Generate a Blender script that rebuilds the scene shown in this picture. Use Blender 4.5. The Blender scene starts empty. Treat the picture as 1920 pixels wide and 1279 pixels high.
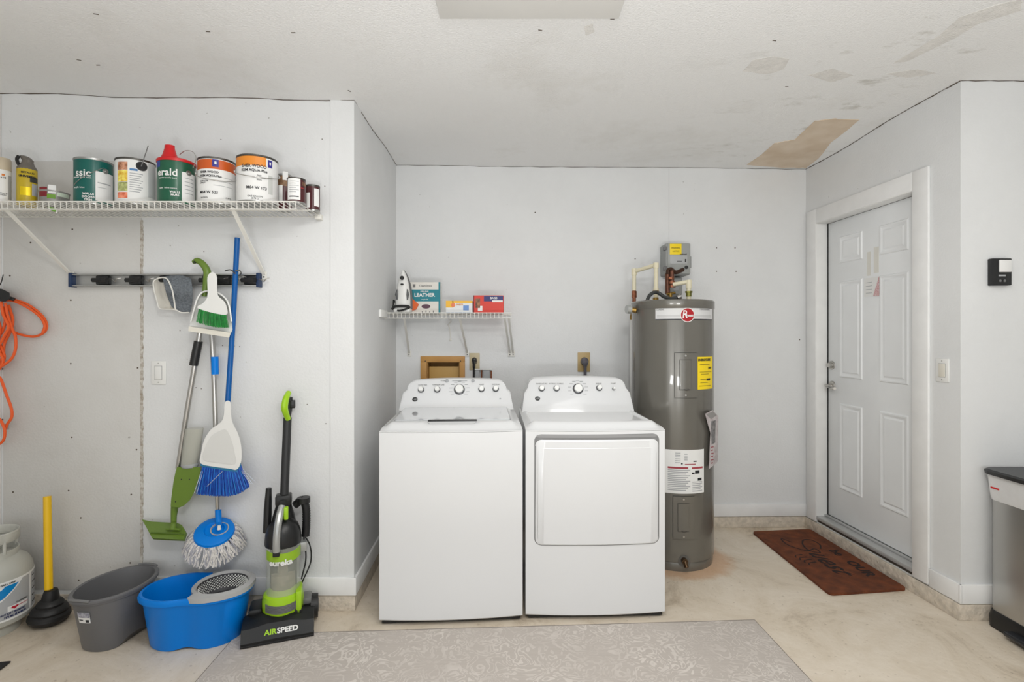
import bpy, bmesh, math, random
from mathutils import Vector, Matrix, noise as mnoise
R = math.radians
PI = math.pi
random.seed(7)
F, CX, HY, EYE = 950.0, 960.0, 630.0, 1.40      # focal length in pixels, principal column, horizon row, eye height
sc = bpy.context.scene
col = sc.collection

# ------------------------------------------------------------ camera, world, lights, exposure
cam = bpy.data.cameras.new('camera'); camo = bpy.data.objects.new('camera', cam); col.objects.link(camo)
cam.sensor_width = 36; cam.lens = F / 1920 * 36; cam.shift_y = -(639.5 - HY) / 1920; cam.clip_start = .02
camo.location = (0, 0, EYE); camo.rotation_euler = (PI / 2, 0, 0); sc.camera = camo
w = bpy.data.worlds.new('daylight'); sc.world = w; w.use_nodes = True
w.node_tree.nodes['Background'].inputs[0].default_value = (.93, .97, 1, 1)
w.node_tree.nodes['Background'].inputs[1].default_value = 1.2
def area(name, loc, aim, sx, sy, power, colr=(1, 1, 1)):
    l = bpy.data.lights.new(name, 'AREA'); l.shape = 'RECTANGLE'; l.size = sx; l.size_y = sy; l.energy = power; l.color = colr
    o = bpy.data.objects.new(name, l); col.objects.link(o); o.location = loc
    o.rotation_euler = (Vector(aim) - Vector(loc)).to_track_quat('-Z', 'Y').to_euler(); return o
area('ceiling_lamp', (0.1, -.1, 2.45), (0.0, 3.4, .9), .26, .18, 15, (1, .985, .95))
area('garage_door_daylight', (0.0, -2.9, .95), (0.0, 1.0, 3.4), 5.4, 1.8, 14, (.95, .98, 1))
area('added_ceiling_uplight', (-.15, -.35, .85), (-.15, -.05, 3), .5, .5, 34, (.97, .985, 1))  # added upward fill, out of view, to brighten the ceiling
area('added_ceiling_uplight', (1.0, -.35, .85), (1.0, -.05, 3), .5, .5, 33, (.97, .985, 1))  # second added uplight for the ceiling, also unseen
area('added_overhead_fill', (.45, 1.15, 2.56), (.45, 1.25, 0), 1.2, .4, 21, (1, .99, .97))  # added fill for floor, alcove and door; no known fixture here
sc.view_settings.view_transform = 'Standard'; sc.view_settings.look = 'None'
sc.view_settings.gamma = 1; sc.view_settings.use_curve_mapping = False
sc.view_settings.exposure = -0.16

# ------------------------------------------------------------ helpers
def W(px, py, Y): return Vector(((px - CX) * Y / F, Y, EYE - (py - HY) * Y / F))
def s2l(c): return tuple(((v / 255) / 12.92 if v / 255 <= .04045 else ((v / 255 + .055) / 1.055) ** 2.4) for v in c)
MATS = {}
def mat(name, rgb, rough=.5, metal=0, var=0, scale=20, bump=0, bscale=80, coat=0, trans=0, alpha=1, spec=.5, rgb2=None):
    if name in MATS: return MATS[name]
    m = bpy.data.materials.new(name); m.use_nodes = True; nt = m.node_tree; b = nt.nodes['Principled BSDF']
    c = s2l(rgb) + (1,)
    b.inputs['Base Color'].default_value = c; b.inputs['Roughness'].default_value = rough; b.inputs['Metallic'].default_value = metal
    b.inputs['Coat Weight'].default_value = coat; b.inputs['Transmission Weight'].default_value = trans
    b.inputs['Alpha'].default_value = alpha; b.inputs['Specular IOR Level'].default_value = spec
    if var or rgb2:
        tc = nt.nodes.new('ShaderNodeTexCoord'); n = nt.nodes.new('ShaderNodeTexNoise'); n.inputs['Scale'].default_value = scale; n.inputs['Detail'].default_value = 6
        nt.links.new(tc.outputs['Object'], n.inputs['Vector'])
        rr = nt.nodes.new('ShaderNodeValToRGB'); rr.color_ramp.elements[0].position = .32; rr.color_ramp.elements[1].position = .68
        lo = s2l(rgb2) if rgb2 else tuple(v * (1 - var) for v in c[:3])
        rr.color_ramp.elements[0].color = lo + (1,); rr.color_ramp.elements[1].color = tuple(min(1, v * (1 + var * .5)) for v in c[:3]) + (1,)
        nt.links.new(n.outputs['Fac'], rr.inputs['Fac']); nt.links.new(rr.outputs['Color'], b.inputs['Base Color'])
    if bump:
        tc = nt.nodes.new('ShaderNodeTexCoord'); n = nt.nodes.new('ShaderNodeTexNoise'); n.inputs['Scale'].default_value = bscale; n.inputs['Detail'].default_value = 4
        nt.links.new(tc.outputs['Object'], n.inputs['Vector'])
        bp = nt.nodes.new('ShaderNodeBump'); bp.inputs['Strength'].default_value = bump; bp.inputs['Distance'].default_value = .01
        nt.links.new(n.outputs['Fac'], bp.inputs['Height']); nt.links.new(bp.outputs['Normal'], b.inputs['Normal'])
    MATS[name] = m; return m
class MB:
    """collects shapes in world or local coordinates and links them as one mesh object"""
    def __init__(s): s.bm = bmesh.new()
    def face(s, pts):
        return s.bm.faces.new([s.bm.verts.new(p) for p in pts])
    def box(s, a, b, bev=0, M=None, seg=2):
        x0, y0, z0 = a; x1, y1, z1 = b
        x0, x1 = min(x0, x1), max(x0, x1); y0, y1 = min(y0, y1), max(y0, y1); z0, z1 = min(z0, z1), max(z0, z1)
        vs = [s.bm.verts.new(p) for p in ((x0, y0, z0), (x1, y0, z0), (x1, y1, z0), (x0, y1, z0), (x0, y0, z1), (x1, y0, z1), (x1, y1, z1), (x0, y1, z1))]
        fs = [s.bm.faces.new([vs[i] for i in q]) for q in ((3, 2, 1, 0), (4, 5, 6, 7), (0, 1, 5, 4), (1, 2, 6, 5), (2, 3, 7, 6), (3, 0, 4, 7))]
        allv = set(vs)
        if bev:
            es = list({e for f in fs for e in f.edges})
            r = bmesh.ops.bevel(s.bm, geom=es, offset=bev, segments=seg, affect='EDGES', profile=.5)
            allv = {v for v in r['verts']} | {v for v in allv if v.is_valid}
        if M:
            for v in allv: v.co = M @ v.co
        return s
    def ring(s, c, ax, r, n, ref=None, rx=None):
        ax = Vector(ax).normalized(); u = Vector(ref) if ref else (Vector((0, 0, 1)) if abs(ax.z) < .9 else Vector((1, 0, 0)))
        u = (u - ax * u.dot(ax)).normalized(); v = ax.cross(u)
        return [s.bm.verts.new(Vector(c) + u * (math.cos(2 * PI * i / n) * r) + v * (math.sin(2 * PI * i / n) * (rx or r))) for i in range(n)]
    def bridge(s, A, B):
        n = len(A)
        for i in range(n): s.bm.faces.new((A[i], A[(i + 1) % n], B[(i + 1) % n], B[i]))
    def cyl(s, a, b, r, r2=None, n=20, cap=True):
        a, b = Vector(a), Vector(b); r2 = r if r2 is None else r2
        A = s.ring(a, b - a, r, n); B = s.ring(b, b - a, r2, n); s.bridge(A, B)
        if cap: s.bm.faces.new(A[::-1]); s.bm.faces.new(B)
        return s
    def tube(s, pts, r, n=10, close=False, cap=True, radii=None):
        pts = [Vector(p) for p in pts]; rs = []; ref = None
        for i, p in enumerate(pts):
            a = pts[i - 1] if (i > 0 or close) else pts[i]; b = pts[(i + 1) % len(pts)] if (i < len(pts) - 1 or close) else pts[i]
            t = (b - a).normalized()
            if ref is None: ref = Vector((0, 0, 1)) if abs(t.z) < .9 else Vector((1, 0, 0))
            u = (ref - t * ref.dot(t)); u = u.normalized() if u.length > 1e-6 else t.orthogonal().normalized(); ref = u
            v = t.cross(u); rr = radii[i] if radii else r
            rs.append([s.bm.verts.new(p + u * math.cos(2 * PI * k / n) * rr + v * math.sin(2 * PI * k / n) * rr) for k in range(n)])
        for i in range(len(rs) - 1): s.bridge(rs[i], rs[i + 1])
        if close: s.bridge(rs[-1], rs[0])
        elif cap: s.bm.faces.new(rs[0][::-1]); s.bm.faces.new(rs[-1])
        return s
    def lathe(s, c, prof, n=40, M=None, capb=True, capt=True, ell=1):
        c = Vector(c); prev = None; first = None
        for r, z in prof:
            A = [s.bm.verts.new((lambda q: (M @ q) if M else c + q)(Vector((math.sin(2 * PI * i / n) * r, -math.cos(2 * PI * i / n) * r * ell, z)))) for i in range(n)]
            if prev: s.bridge(prev, A)
            else: first = A
            prev = A
        if capb: s.bm.faces.new(first[::-1])
        if capt: s.bm.faces.new(prev)
        return s
    def prism(s, out, fn0, fn1):
        """outline of 2d points; fn0/fn1 map each to 3d for both caps"""
        A = [s.bm.verts.new(fn0(*p)) for p in out]; B = [s.bm.verts.new(fn1(*p)) for p in out]
        s.bridge(A, B); s.bm.faces.new(A[::-1]); s.bm.faces.new(B); return s
    def loft(s, rings, cap0=True, cap1=True):
        RS = [[s.bm.verts.new(p) for p in r] for r in rings]
        for a, b in zip(RS, RS[1:]): s.bridge(a, b)
        if cap0: s.bm.faces.new(RS[0][::-1])
        if cap1: s.bm.faces.new(RS[-1])
        return s
    def grid(s, nu, nv, fn, thick=None):
        V = [[s.bm.verts.new(fn(i / nu, j / nv)) for j in range(nv + 1)] for i in range(nu + 1)]
        for i in range(nu):
            for j in range(nv): s.bm.faces.new((V[i][j], V[i + 1][j], V[i + 1][j + 1], V[i][j + 1]))
        return V
    def sheet(s, nu, nv, fn, fnb):
        A = s.grid(nu, nv, fn); B = s.grid(nu, nv, fnb)
        bd = [(i, 0) for i in range(nu)] + [(nu, j) for j in range(nv)] + [(i, nv) for i in range(nu, 0, -1)] + [(0, j) for j in range(nv, 0, -1)]
        for k in range(len(bd)):
            a, b = bd[k], bd[(k + 1) % len(bd)]
            s.bm.faces.new((A[a[0]][a[1]], A[b[0]][b[1]], B[b[0]][b[1]], B[a[0]][a[1]]))
        return s
    def build(s, name, m, parent=None, world=False, smooth=True, ang=35, kind=None):
        bmesh.ops.recalc_face_normals(s.bm, faces=s.bm.faces)
        me = bpy.data.meshes.new(name)
        if world and parent is not None and parent.name in XF:
            s.bm.transform(XF[parent.name].inverted())
        s.bm.to_mesh(me); s.bm.free()
        if smooth:
            me.shade_smooth(); me.set_sharp_from_angle(angle=R(ang))
        for mm in (m if isinstance(m, (list, tuple)) else [m]): me.materials.append(mm)
        o = bpy.data.objects.new(name, me); col.objects.link(o)
        if parent is not None:
            o.parent = parent
            XF[o.name] = XF.get(parent.name, Matrix())
        else: XF[o.name] = Matrix()
        if kind: o['kind'] = kind
        return o
XF = {}
def thing(name, label, cat, loc=(0, 0, 0), rotz=0, group=None):
    o = bpy.data.objects.new(name, None); col.objects.link(o); o.location = loc; o.rotation_euler = (0, 0, rotz)
    o.empty_display_size = .05
    XF[o.name] = Matrix.Translation(loc) @ Matrix.Rotation(rotz, 4, 'Z')
    return tag(o, label, cat, group)
def tag(o, label, cat, group=None):
    o['label'] = label; o['category'] = cat
    if group: o['group'] = group
    return o
def struct(o): o['kind'] = 'structure'; return o
def text(name, s, size, m, parent, place, align='CENTER', bold=0, th=.0004, world=False, shear=0, sx=1):
    """flat or bent lettering; place maps (x, y, d) of the text plane to 3d"""
    cu = bpy.data.curves.new(name, 'FONT'); cu.body = s; cu.size = size; cu.align_x = align; cu.align_y = 'CENTER'
    cu.offset = bold; cu.extrude = th / 2; cu.resolution_u = 3; cu.shear = shear
    to = bpy.data.objects.new(name + '_src', cu)
    me = bpy.data.meshes.new_from_object(to); bpy.data.objects.remove(to); me.name = name
    Mi = XF[parent.name].inverted() if world else Matrix()
    for v in me.vertices: v.co = Mi @ Vector(place(v.co.x * sx, v.co.y, v.co.z + th))
    me.materials.clear(); me.materials.append(m)
    o = bpy.data.objects.new(name, me); col.objects.link(o); o.parent = parent; XF[o.name] = XF[parent.name]
    return o
def plane_place(M): return lambda x, y, d: M @ Vector((x, -d, y))       # text in the local xz plane, facing -y
def bend(Rr, a0, z0): return lambda x, y, d: ((Rr + d) * math.sin(a0 + x / Rr), -(Rr + d) * math.cos(a0 + x / Rr), z0 + y)
def cyl_hit(px, py, cx, cy, Rr):
    """pixel -> angle about a standing cylinder (0 faces -y, + towards +x) and height"""
    t = (px - CX) / F; a = t * t + 1; b = -2 * (t * cx + cy); c = cx * cx + cy * cy - Rr * Rr
    D = max(0, b * b - 4 * a * c); Y = (-b - math.sqrt(D)) / (2 * a)
    return math.atan2(t * Y - cx, -(Y - cy)), EYE - (py - HY) * Y / F
def patch(name, m, parent, Rr, a0, a1, z0, z1, th=.0006, n=14):
    mb = MB(); f = lambda r: (lambda u, v: (r * math.sin(a0 + (a1 - a0) * u), -r * math.cos(a0 + (a1 - a0) * u), z0 + (z1 - z0) * v))
    mb.sheet(n, 1, f(Rr + th), f(Rr - .0005)); return mb.build(name, m, parent)
def rrect(w, h, r, n=5, cx=0, cz=0):
    o = []
    for (sx, sz, a) in ((1, 1, 0), (-1, 1, 90), (-1, -1, 180), (1, -1, 270)):
        for i in range(n + 1):
            t = R(a + 90 * i / n); o.append((cx + sx * (w / 2 - r) + r * math.cos(t), cz + sz * (h / 2 - r) + r * math.sin(t)))
    return o
def spline(pts, n=8):
    pts = [Vector(p) for p in pts]; out = []
    P = [pts[0] * 2 - pts[1]] + pts + [pts[-1] * 2 - pts[-2]]
    for i in range(1, len(P) - 2):
        for k in range(n):
            t = k / n; a, b, c, d = P[i - 1:i + 3]
            out.append(.5 * ((2 * b) + (c - a) * t + (2 * a - 5 * b + 4 * c - d) * t * t + (3 * b - 3 * c + d - a) * t ** 3))
    out.append(pts[-1]); return out
def dup(o, parent=None, loc=None, rotz=None):
    c = o.copy(); col.objects.link(c)
    if parent is not None: c.parent = parent
    if loc is not None: c.location = loc
    if rotz is not None: c.rotation_euler = (0, 0, rotz)
    for ch in list(o.children): dup(ch, c)
    return c

# ------------------------------------------------------------ materials
def wall_mat(name, rgb, rgb2):
    m = mat(name, rgb, .62, bump=.12, bscale=90, spec=.3); nt = m.node_tree; b = nt.nodes['Principled BSDF']
    tc = nt.nodes.new('ShaderNodeTexCoord'); n = nt.nodes.new('ShaderNodeTexNoise'); n.inputs['Scale'].default_value = 1.6; n.inputs['Detail'].default_value = 8; n.inputs['Roughness'].default_value = .65
    nt.links.new(tc.outputs['Object'], n.inputs['Vector']); r = nt.nodes.new('ShaderNodeValToRGB')
    r.color_ramp.elements[0].position = .35; r.color_ramp.elements[0].color = s2l(rgb2) + (1,); r.color_ramp.elements[1].position = .6; r.color_ramp.elements[1].color = s2l(rgb) + (1,)
    n2 = nt.nodes.new('ShaderNodeTexNoise'); n2.inputs['Scale'].default_value = 38; n2.inputs['Detail'].default_value = 2
    nt.links.new(tc.outputs['Object'], n2.inputs['Vector']); r2 = nt.nodes.new('ShaderNodeValToRGB')
    r2.color_ramp.elements[0].position = .2; r2.color_ramp.elements[0].color = (.5, .48, .45, 1); r2.color_ramp.elements[1].position = .235; r2.color_ramp.elements[1].color = (1, 1, 1, 1)
    mx = nt.nodes.new('ShaderNodeMix'); mx.data_type = 'RGBA'; mx.blend_type = 'MULTIPLY'; mx.inputs[0].default_value = .7
    nt.links.new(n.outputs['Fac'], r.inputs['Fac']); nt.links.new(n2.outputs['Fac'], r2.inputs['Fac'])
    nt.links.new(r.outputs['Color'], mx.inputs[6]); nt.links.new(r2.outputs['Color'], mx.inputs[7]); nt.links.new(mx.outputs[2], b.inputs['Base Color'])
    return m
M_wall = wall_mat('painted_drywall', (229, 230, 230), (224, 225, 225))
M_panel = wall_mat('old_drywall', (215, 214, 211), (207, 205, 201))
M_trim = mat('white_trim', (240, 240, 239), .4, var=.04, scale=9)
M_door = mat('door_paint', (240, 242, 243), .42, var=.02, scale=6)
M_jamb = mat('jamb_paint', (240, 240, 238), .4, var=.03, scale=12)
def ceil_mat():
    m = mat('textured_ceiling', (232, 232, 230), .85, spec=.2); nt = m.node_tree; b = nt.nodes['Principled BSDF']; N = nt.nodes.new; L = nt.links.new
    tc = N('ShaderNodeTexCoord')
    n = N('ShaderNodeTexNoise'); n.inputs['Scale'].default_value = 1.1; n.inputs['Detail'].default_value = 9; n.inputs['Roughness'].default_value = .7
    L(tc.outputs['Object'], n.inputs['Vector']); r = N('ShaderNodeValToRGB')
    e = r.color_ramp.elements; e[0].position = .3; e[0].color = s2l((232, 231, 228)) + (1,); e[1].position = .46; e[1].color = s2l((241, 241, 240)) + (1,)
    L(n.outputs['Fac'], r.inputs['Fac'])
    # worn smears, mostly over the right hand side near the door
    mp = N('ShaderNodeMapping'); mp.inputs['Scale'].default_value = (1.0, 2.2, 1); mp.inputs['Rotation'].default_value = (0, 0, .5)
    n2 = N('ShaderNodeTexNoise'); n2.inputs['Scale'].default_value = 2.1; n2.inputs['Detail'].default_value = 10; n2.inputs['Roughness'].default_value = .75
    L(tc.outputs['Object'], mp.inputs['Vector']); L(mp.outputs['Vector'], n2.inputs['Vector'])
    r2 = N('ShaderNodeValToRGB'); e = r2.color_ramp.elements; e[0].position = .57; e[0].color = (0, 0, 0, 1); e[1].position = .66; e[1].color = (1, 1, 1, 1)
    L(n2.outputs['Fac'], r2.inputs['Fac'])
    sp = N('ShaderNodeSeparateXYZ'); L(tc.outputs['Object'], sp.inputs['Vector']); mr = N('ShaderNodeMapRange'); mr.inputs[1].default_value = .7; mr.inputs[2].default_value = 1.7; L(sp.outputs['X'], mr.inputs[0])
    mu = N('ShaderNodeMath'); mu.operation = 'MULTIPLY'; L(r2.outputs['Color'], mu.inputs[0]); L(mr.outputs[0], mu.inputs[1])
    m3 = N('ShaderNodeMath'); m3.operation = 'MULTIPLY'; L(mu.outputs[0], m3.inputs[0]); m3.inputs[1].default_value = .6
    mx = N('ShaderNodeMix'); mx.data_type = 'RGBA'; L(m3.outputs[0], mx.inputs[0]); L(r.outputs['Color'], mx.inputs[6]); mx.inputs[7].default_value = s2l((190, 187, 178)) + (1,)
    L(mx.outputs[2], b.inputs['Base Color'])
    g = N('ShaderNodeTexNoise'); g.inputs['Scale'].default_value = 130; g.inputs['Detail'].default_value = 3; L(tc.outputs['Object'], g.inputs['Vector'])
    bp = N('ShaderNodeBump'); bp.inputs['Strength'].default_value = .35; bp.inputs['Distance'].default_value = .01; L(g.outputs['Fac'], bp.inputs['Height']); L(bp.outputs['Normal'], b.inputs['Normal'])
    return m
def floor_mat():
    m = mat('sealed_concrete', (196, 178, 156), .5, spec=.35); nt = m.node_tree; b = nt.nodes['Principled BSDF']; N = nt.nodes.new; L = nt.links.new
    tc = N('ShaderNodeTexCoord'); n = N('ShaderNodeTexNoise'); n.inputs['Scale'].default_value = 2.2; n.inputs['Detail'].default_value = 12; n.inputs['Roughness'].default_value = .74; n.inputs['Distortion'].default_value = .8
    L(tc.outputs['Object'], n.inputs['Vector']); r = N('ShaderNodeValToRGB'); e = r.color_ramp.elements
    e[0].position = .3; e[0].color = s2l((170, 153, 132)) + (1,); e[1].position = .62; e[1].color = s2l((226, 215, 199)) + (1,)
    k = e.new(.45); k.color = s2l((214, 201, 182)) + (1,)
    L(n.outputs['Fac'], r.inputs['Fac'])
    n2 = N('ShaderNodeTexNoise'); n2.inputs['Scale'].default_value = 45; n2.inputs['Detail'].default_value = 5; L(tc.outputs['Object'], n2.inputs['Vector'])
    r2 = N('ShaderNodeValToRGB'); e = r2.color_ramp.elements; e[0].position = .27; e[0].color = (.42, .36, .3, 1); e[1].position = .36; e[1].color = (1, 1, 1, 1); L(n2.outputs['Fac'], r2.inputs['Fac'])
    mx = N('ShaderNodeMix'); mx.data_type = 'RGBA'; mx.blend_type = 'MULTIPLY'; mx.inputs[0].default_value = .5; L(r.outputs['Color'], mx.inputs[6]); L(r2.outputs['Color'], mx.inputs[7])
    # rust stain on the slab around the foot of the water heater
    vm = N('ShaderNodeVectorMath'); vm.operation = 'DISTANCE'; L(tc.outputs['Object'], vm.inputs[0]); vm.inputs[1].default_value = (1.05, 3.22, 0)
    ad = N('ShaderNodeMath'); ad.operation = 'MULTIPLY_ADD'; L(n.outputs['Fac'], ad.inputs[0]); ad.inputs[1].default_value = .25; L(vm.outputs['Value'], ad.inputs[2])
    mr = N('ShaderNodeMapRange'); mr.inputs[1].default_value = .40; mr.inputs[2].default_value = .47; mr.inputs[3].default_value = .6; mr.inputs[4].default_value = 0; L(ad.outputs[0], mr.inputs[0])
    m2 = N('ShaderNodeMix'); m2.data_type = 'RGBA'; L(mr.outputs[0], m2.inputs[0]); L(mx.outputs[2], m2.inputs[6]); m2.inputs[7].default_value = s2l((196, 146, 100)) + (1,)
    L(m2.outputs[2], b.inputs['Base Color'])
    bp = N('ShaderNodeBump'); bp.inputs['Strength'].default_value = .15; bp.inputs['Distance'].default_value = .01; L(n2.outputs['Fac'], bp.inputs['Height']); L(bp.outputs['Normal'], b.inputs['Normal'])
    return m
M_ceil = ceil_mat(); M_floor = floor_mat()
M_curb = mat('curb_concrete', (212, 201, 185), .85, var=.2, scale=30, bump=.8, bscale=45)
M_crack = mat('dark_crack', (92, 82, 72), .9)
M_black = mat('black_plastic', (24, 25, 26), .38)
M_blackr = mat('black_rubber', (22, 22, 23), .5, bump=.1, bscale=200)
M_steel = mat('brushed_steel', (190, 188, 184), .32, 1)
M_chrome = mat('chrome', (205, 205, 205), .15, 1)
M_white = mat('white_plastic', (236, 236, 233), .35)
M_app = mat('white_enamel', (228, 229, 230), .22, coat=.3)
M_wire = mat('white_wire', (230, 228, 221), .4)
M_blue = mat('blue_plastic', (0, 126, 222), .35, spec=.25)
M_bluedark = mat('blue_paint', (4, 88, 160), .3, spec=.35)
M_green = mat('moss_green_plastic', (104, 132, 46), .4)
M_lime = mat('lime_plastic', (160, 205, 30), .3)
M_grey = mat('grey_plastic', (112, 112, 112), .45)
M_silver = mat('silver_plastic', (176, 178, 176), .28, .5)
M_red = mat('red_plastic', (206, 28, 32), .35)
M_orange = mat('orange_cord', (236, 96, 38), .4)
M_copper = mat('copper', (140, 88, 64), .4, .7, var=.3, scale=60)
M_brass = mat('brass', (150, 120, 62), .35, .9)
M_ink = mat('black_ink', (34, 34, 38), .6)
M_paper = mat('white_paper', (236, 236, 234), .6)
M_pgrey = mat('grey_print', (168, 170, 172), .6)
M_wood = mat('pine_board', (202, 152, 84), .55, rgb2=(184, 134, 70), scale=7)
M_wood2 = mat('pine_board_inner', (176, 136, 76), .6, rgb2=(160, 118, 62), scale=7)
M_cpvc = mat('cream_plastic_pipe', (226, 218, 190), .4)
M_almond = mat('almond_plastic', (196, 182, 148), .45)
M_tank = mat('heater_grey_enamel', (112, 109, 102), .27, .35, coat=.5)

# ------------------------------------------------------------ setting
P0, P1, P2, P3, P4 = (-3.7, 2.604), (-.8045, 2.582), (-.838, 3.668), (2.155, 3.715), (2.213, 2.5)
CZ = [((-2.627, 2.598), 2.643), (P1, 2.601), (P2, 2.637), (P3, 2.624), (P4, 2.66), ((3.0, 2.5), 2.655), ((0, 1.5), 2.635), ((-2.5, .5), 2.65), ((2.5, .5), 2.655), ((-1.7, 2.6), 2.618), ((.6, 3.69), 2.63), ((0, -2.5), 2.64)]
def cz(x, y):
    a = b = 0
    for (p, z) in CZ:
        d = ((x - p[0]) ** 2 + (y - p[1]) ** 2 + 1e-5) ** -1.6; a += d * z; b += d
    return a / b
mb = MB(); f = lambda dz: (lambda u, v: (lambda x, y: (x, y, cz(x, y) + dz))(-3.8 + 7.6 * u, -3.4 + 7.4 * v)); mb.sheet(76, 74, f(0), f(.12))
ceiling = struct(mb.build('ceiling', M_ceil))
mb = MB(); mb.box((-3.8, -4.5, -.1), (3.8, 4.0, 0)); floor = struct(mb.build('floor', M_floor, smooth=False))
def frame(A, B):
    A, B = Vector((*A, 0)), Vector((*B, 0)); u = (B - A).normalized(); return Matrix(((u.x, -u.y, 0, A.x), (u.y, u.x, 0, A.y), (0, 0, 1, 0), (0, 0, 0, 1))), (B - A).length
def wall(name, A, B, th, z1=2.70, holes=(), m=None, x0=0, x1=0):
    """wall from A to B; local x along, +y away from the room"""
    M, L = frame(A, B); xs = sorted({-x0, L + x1} | {h[i] for h in holes for i in (0, 1)}); zs = sorted({0, z1} | {h[i] for h in holes for i in (2, 3)})
    V = {}; mb = MB()
    def vv(i, j, k):
        if (i, j, k) not in V: V[i, j, k] = mb.bm.verts.new(M @ Vector((xs[i], k * th, zs[j])))
        return V[i, j, k]
    solid = lambda i, j: 0 <= i < len(xs) - 1 and 0 <= j < len(zs) - 1 and not any(h[0] <= (xs[i] + xs[i + 1]) / 2 <= h[1] and h[2] <= (zs[j] + zs[j + 1]) / 2 <= h[3] for h in holes)
    for i in range(len(xs) - 1):
        for j in range(len(zs) - 1):
            if not solid(i, j): continue
            for k in (0, 1): mb.bm.faces.new([vv(i, j, k), vv(i + 1, j, k), vv(i + 1, j + 1, k), vv(i, j + 1, k)])
            for (di, dj, a, b) in ((-1, 0, (0, 0), (0, 1)), (1, 0, (1, 0), (1, 1)), (0, -1, (0, 0), (1, 0)), (0, 1, (0, 1), (1, 1))):
                if not solid(i + di, j + dj):
                    mb.bm.faces.new([vv(i + a[0], j + a[1], 0), vv(i + b[0], j + b[1], 0), vv(i + b[0], j + b[1], 1), vv(i + a[0], j + a[1], 1)])
    o = struct(mb.build(name, m or M_wall, smooth=False)); return o, M, L
wl, ML, LL = wall('wall_left', P0, P1, .12)
wa, MA, LA = wall('wall_alcove_left', P1, P2, .12, x0=-.0)
wb, MBk, LB = wall('wall_back', P2, P3, .14, holes=[(.222, .462, 1.02, 1.212)], x0=.12, x1=.12)
MR, LR = frame(P3, P4)      # right wall runs from the back corner towards the camera; t below is measured from P4
wr, MR, LR = wall('wall_right', P3, P4, .14, holes=[(LR - 1.083, LR - .2686, .088, 2.196)])
wf, MF, LF = wall('wall_front_right', P4, (3.7, 2.5), .14, x0=0)
so, _, _ = wall('wall_side_left', (-3.6, -3.3), (-3.6, 2.7), .12)
so, _, _ = wall('wall_side_right', (3.6, 2.6), (3.6, -3.3), .12)
so, _, _ = wall('wall_rear', (3.7, -3.3), (-3.7, -3.3), .12, holes=[(.9, 6.5, -.01, 2.2)])
def strip(name, M, x0, x1, y0, y1, z0, z1, m, bev=.003, parent=None):
    mb = MB(); mb.box((x0, y0, z0), (x1, y1, z1), bev, M); return mb.build(name, m, parent)
# baseboards stand proud of the recessed concrete curb
XS = (268 - CX) * 2.59 / F + 3.7
struct(strip('baseboard_left', ML, XS, LL + .013, -.013, 0, .082, .172, M_trim))
struct(strip('baseboard_alcove', MA, -.013, LA, -.013, 0, .082, .172, M_trim))
struct(strip('baseboard_back', MBk, 0, LB, -.013, 0, .082, .172, M_trim))
struct(strip('baseboard_right', MR, LR - .165, LR + .013, -.013, 0, .082, .176, M_trim))
struct(strip('baseboard_front_right', MF, -.013, LF, -.013, 0, .082, .176, M_trim))
struct(strip('trim_1', ML, 0, LL + .006, -.006, 0, 0, .079, M_curb, .002))
struct(strip('trim_2', MA, -.006, LA, -.006, 0, 0, .079, M_curb, .002))
struct(strip('trim_3', MBk, 0, LB, -.012, 0, 0, .079, M_curb, .002))
struct(strip('trim_4', MR, 0, LR + .01, -.018, 0, 0, .079, M_curb, .004))
struct(strip('trim_5', MF, -.012, LF, -.012, 0, 0, .079, M_curb, .002))
# dark open joint between walls and ceiling
def crack(name, M, L, r, a=0):
    pts = []
    n = 40
    for i in range(n + 1):
        p = M @ Vector((a + (L - a) * i / n, -.001, 0)); pts.append((p.x, p.y, cz(p.x, p.y) - .001 + .0015 * math.sin(i * 2.1)))
    mb = MB(); mb.tube(pts, r, 5, radii=[r * (.5 + .5 * abs(mnoise.noise(Vector((i * .31, r * 900, 0)))) * 2) for i in range(n + 1)]); return struct(mb.build(name, M_crack))
crack('trim_6', ML, LL, .0032); crack('trim_7', MA, LA, .0022); crack('trim_8', MBk, LB, .0022); crack('trim_9', MR, LR, .0038); crack('trim_10', MF, LF, .003)
# attic hatch in the ceiling
hx0, hx1, hy = (825 - CX) * 1.957 / F, (1160 - CX) * 1.957 / F, 1.957
mb = MB(); z = cz(0, 1.9); mb.box((hx0, hy - .9, z - .010), (hx1, hy, z + .02), .003); struct(mb.build('trim_11', mat('hatch_board', (234, 233, 229), .7, var=.03, scale=5)))
# bare patch where the ceiling texture has come off in the corner by the door
def ceil_pt(px, py, drop=.002):
    Y = 1.228 * F / (HY - py); x = (px - CX) * Y / F
    return Vector((x, Y, cz(x, Y) - drop))
def peel(name, out, m, drop=.002):
    pts = []
    for k in range(len(out)):
        a, b = Vector(out[k]), Vector(out[(k + 1) % len(out)])
        for i in range(6):
            q = a.lerp(b, i / 6); j = mnoise.noise(Vector((q.x * .13, q.y * .13, 3))) * 2.2; q = q + Vector((j, -j * .6)); pts.append(ceil_pt(q.x, q.y, 0))
    mb = MB(); A = [mb.bm.verts.new(p - Vector((0, 0, drop))) for p in pts]; B = [mb.bm.verts.new(p + Vector((0, 0, .004))) for p in pts]
    c = sum(pts, Vector()) / len(pts); c.z = cz(c.x, c.y) - drop; cv = mb.bm.verts.new(c)
    mb.bridge(A, B)
    for i in range(len(A)): mb.bm.faces.new((A[i], A[(i + 1) % len(A)], cv))
    return mb.build(name, m, ceiling, smooth=False)
M_peel = mat('bare_drywall_paper', (226, 210, 190), .85, rgb2=(212, 192, 168), scale=7)
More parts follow.
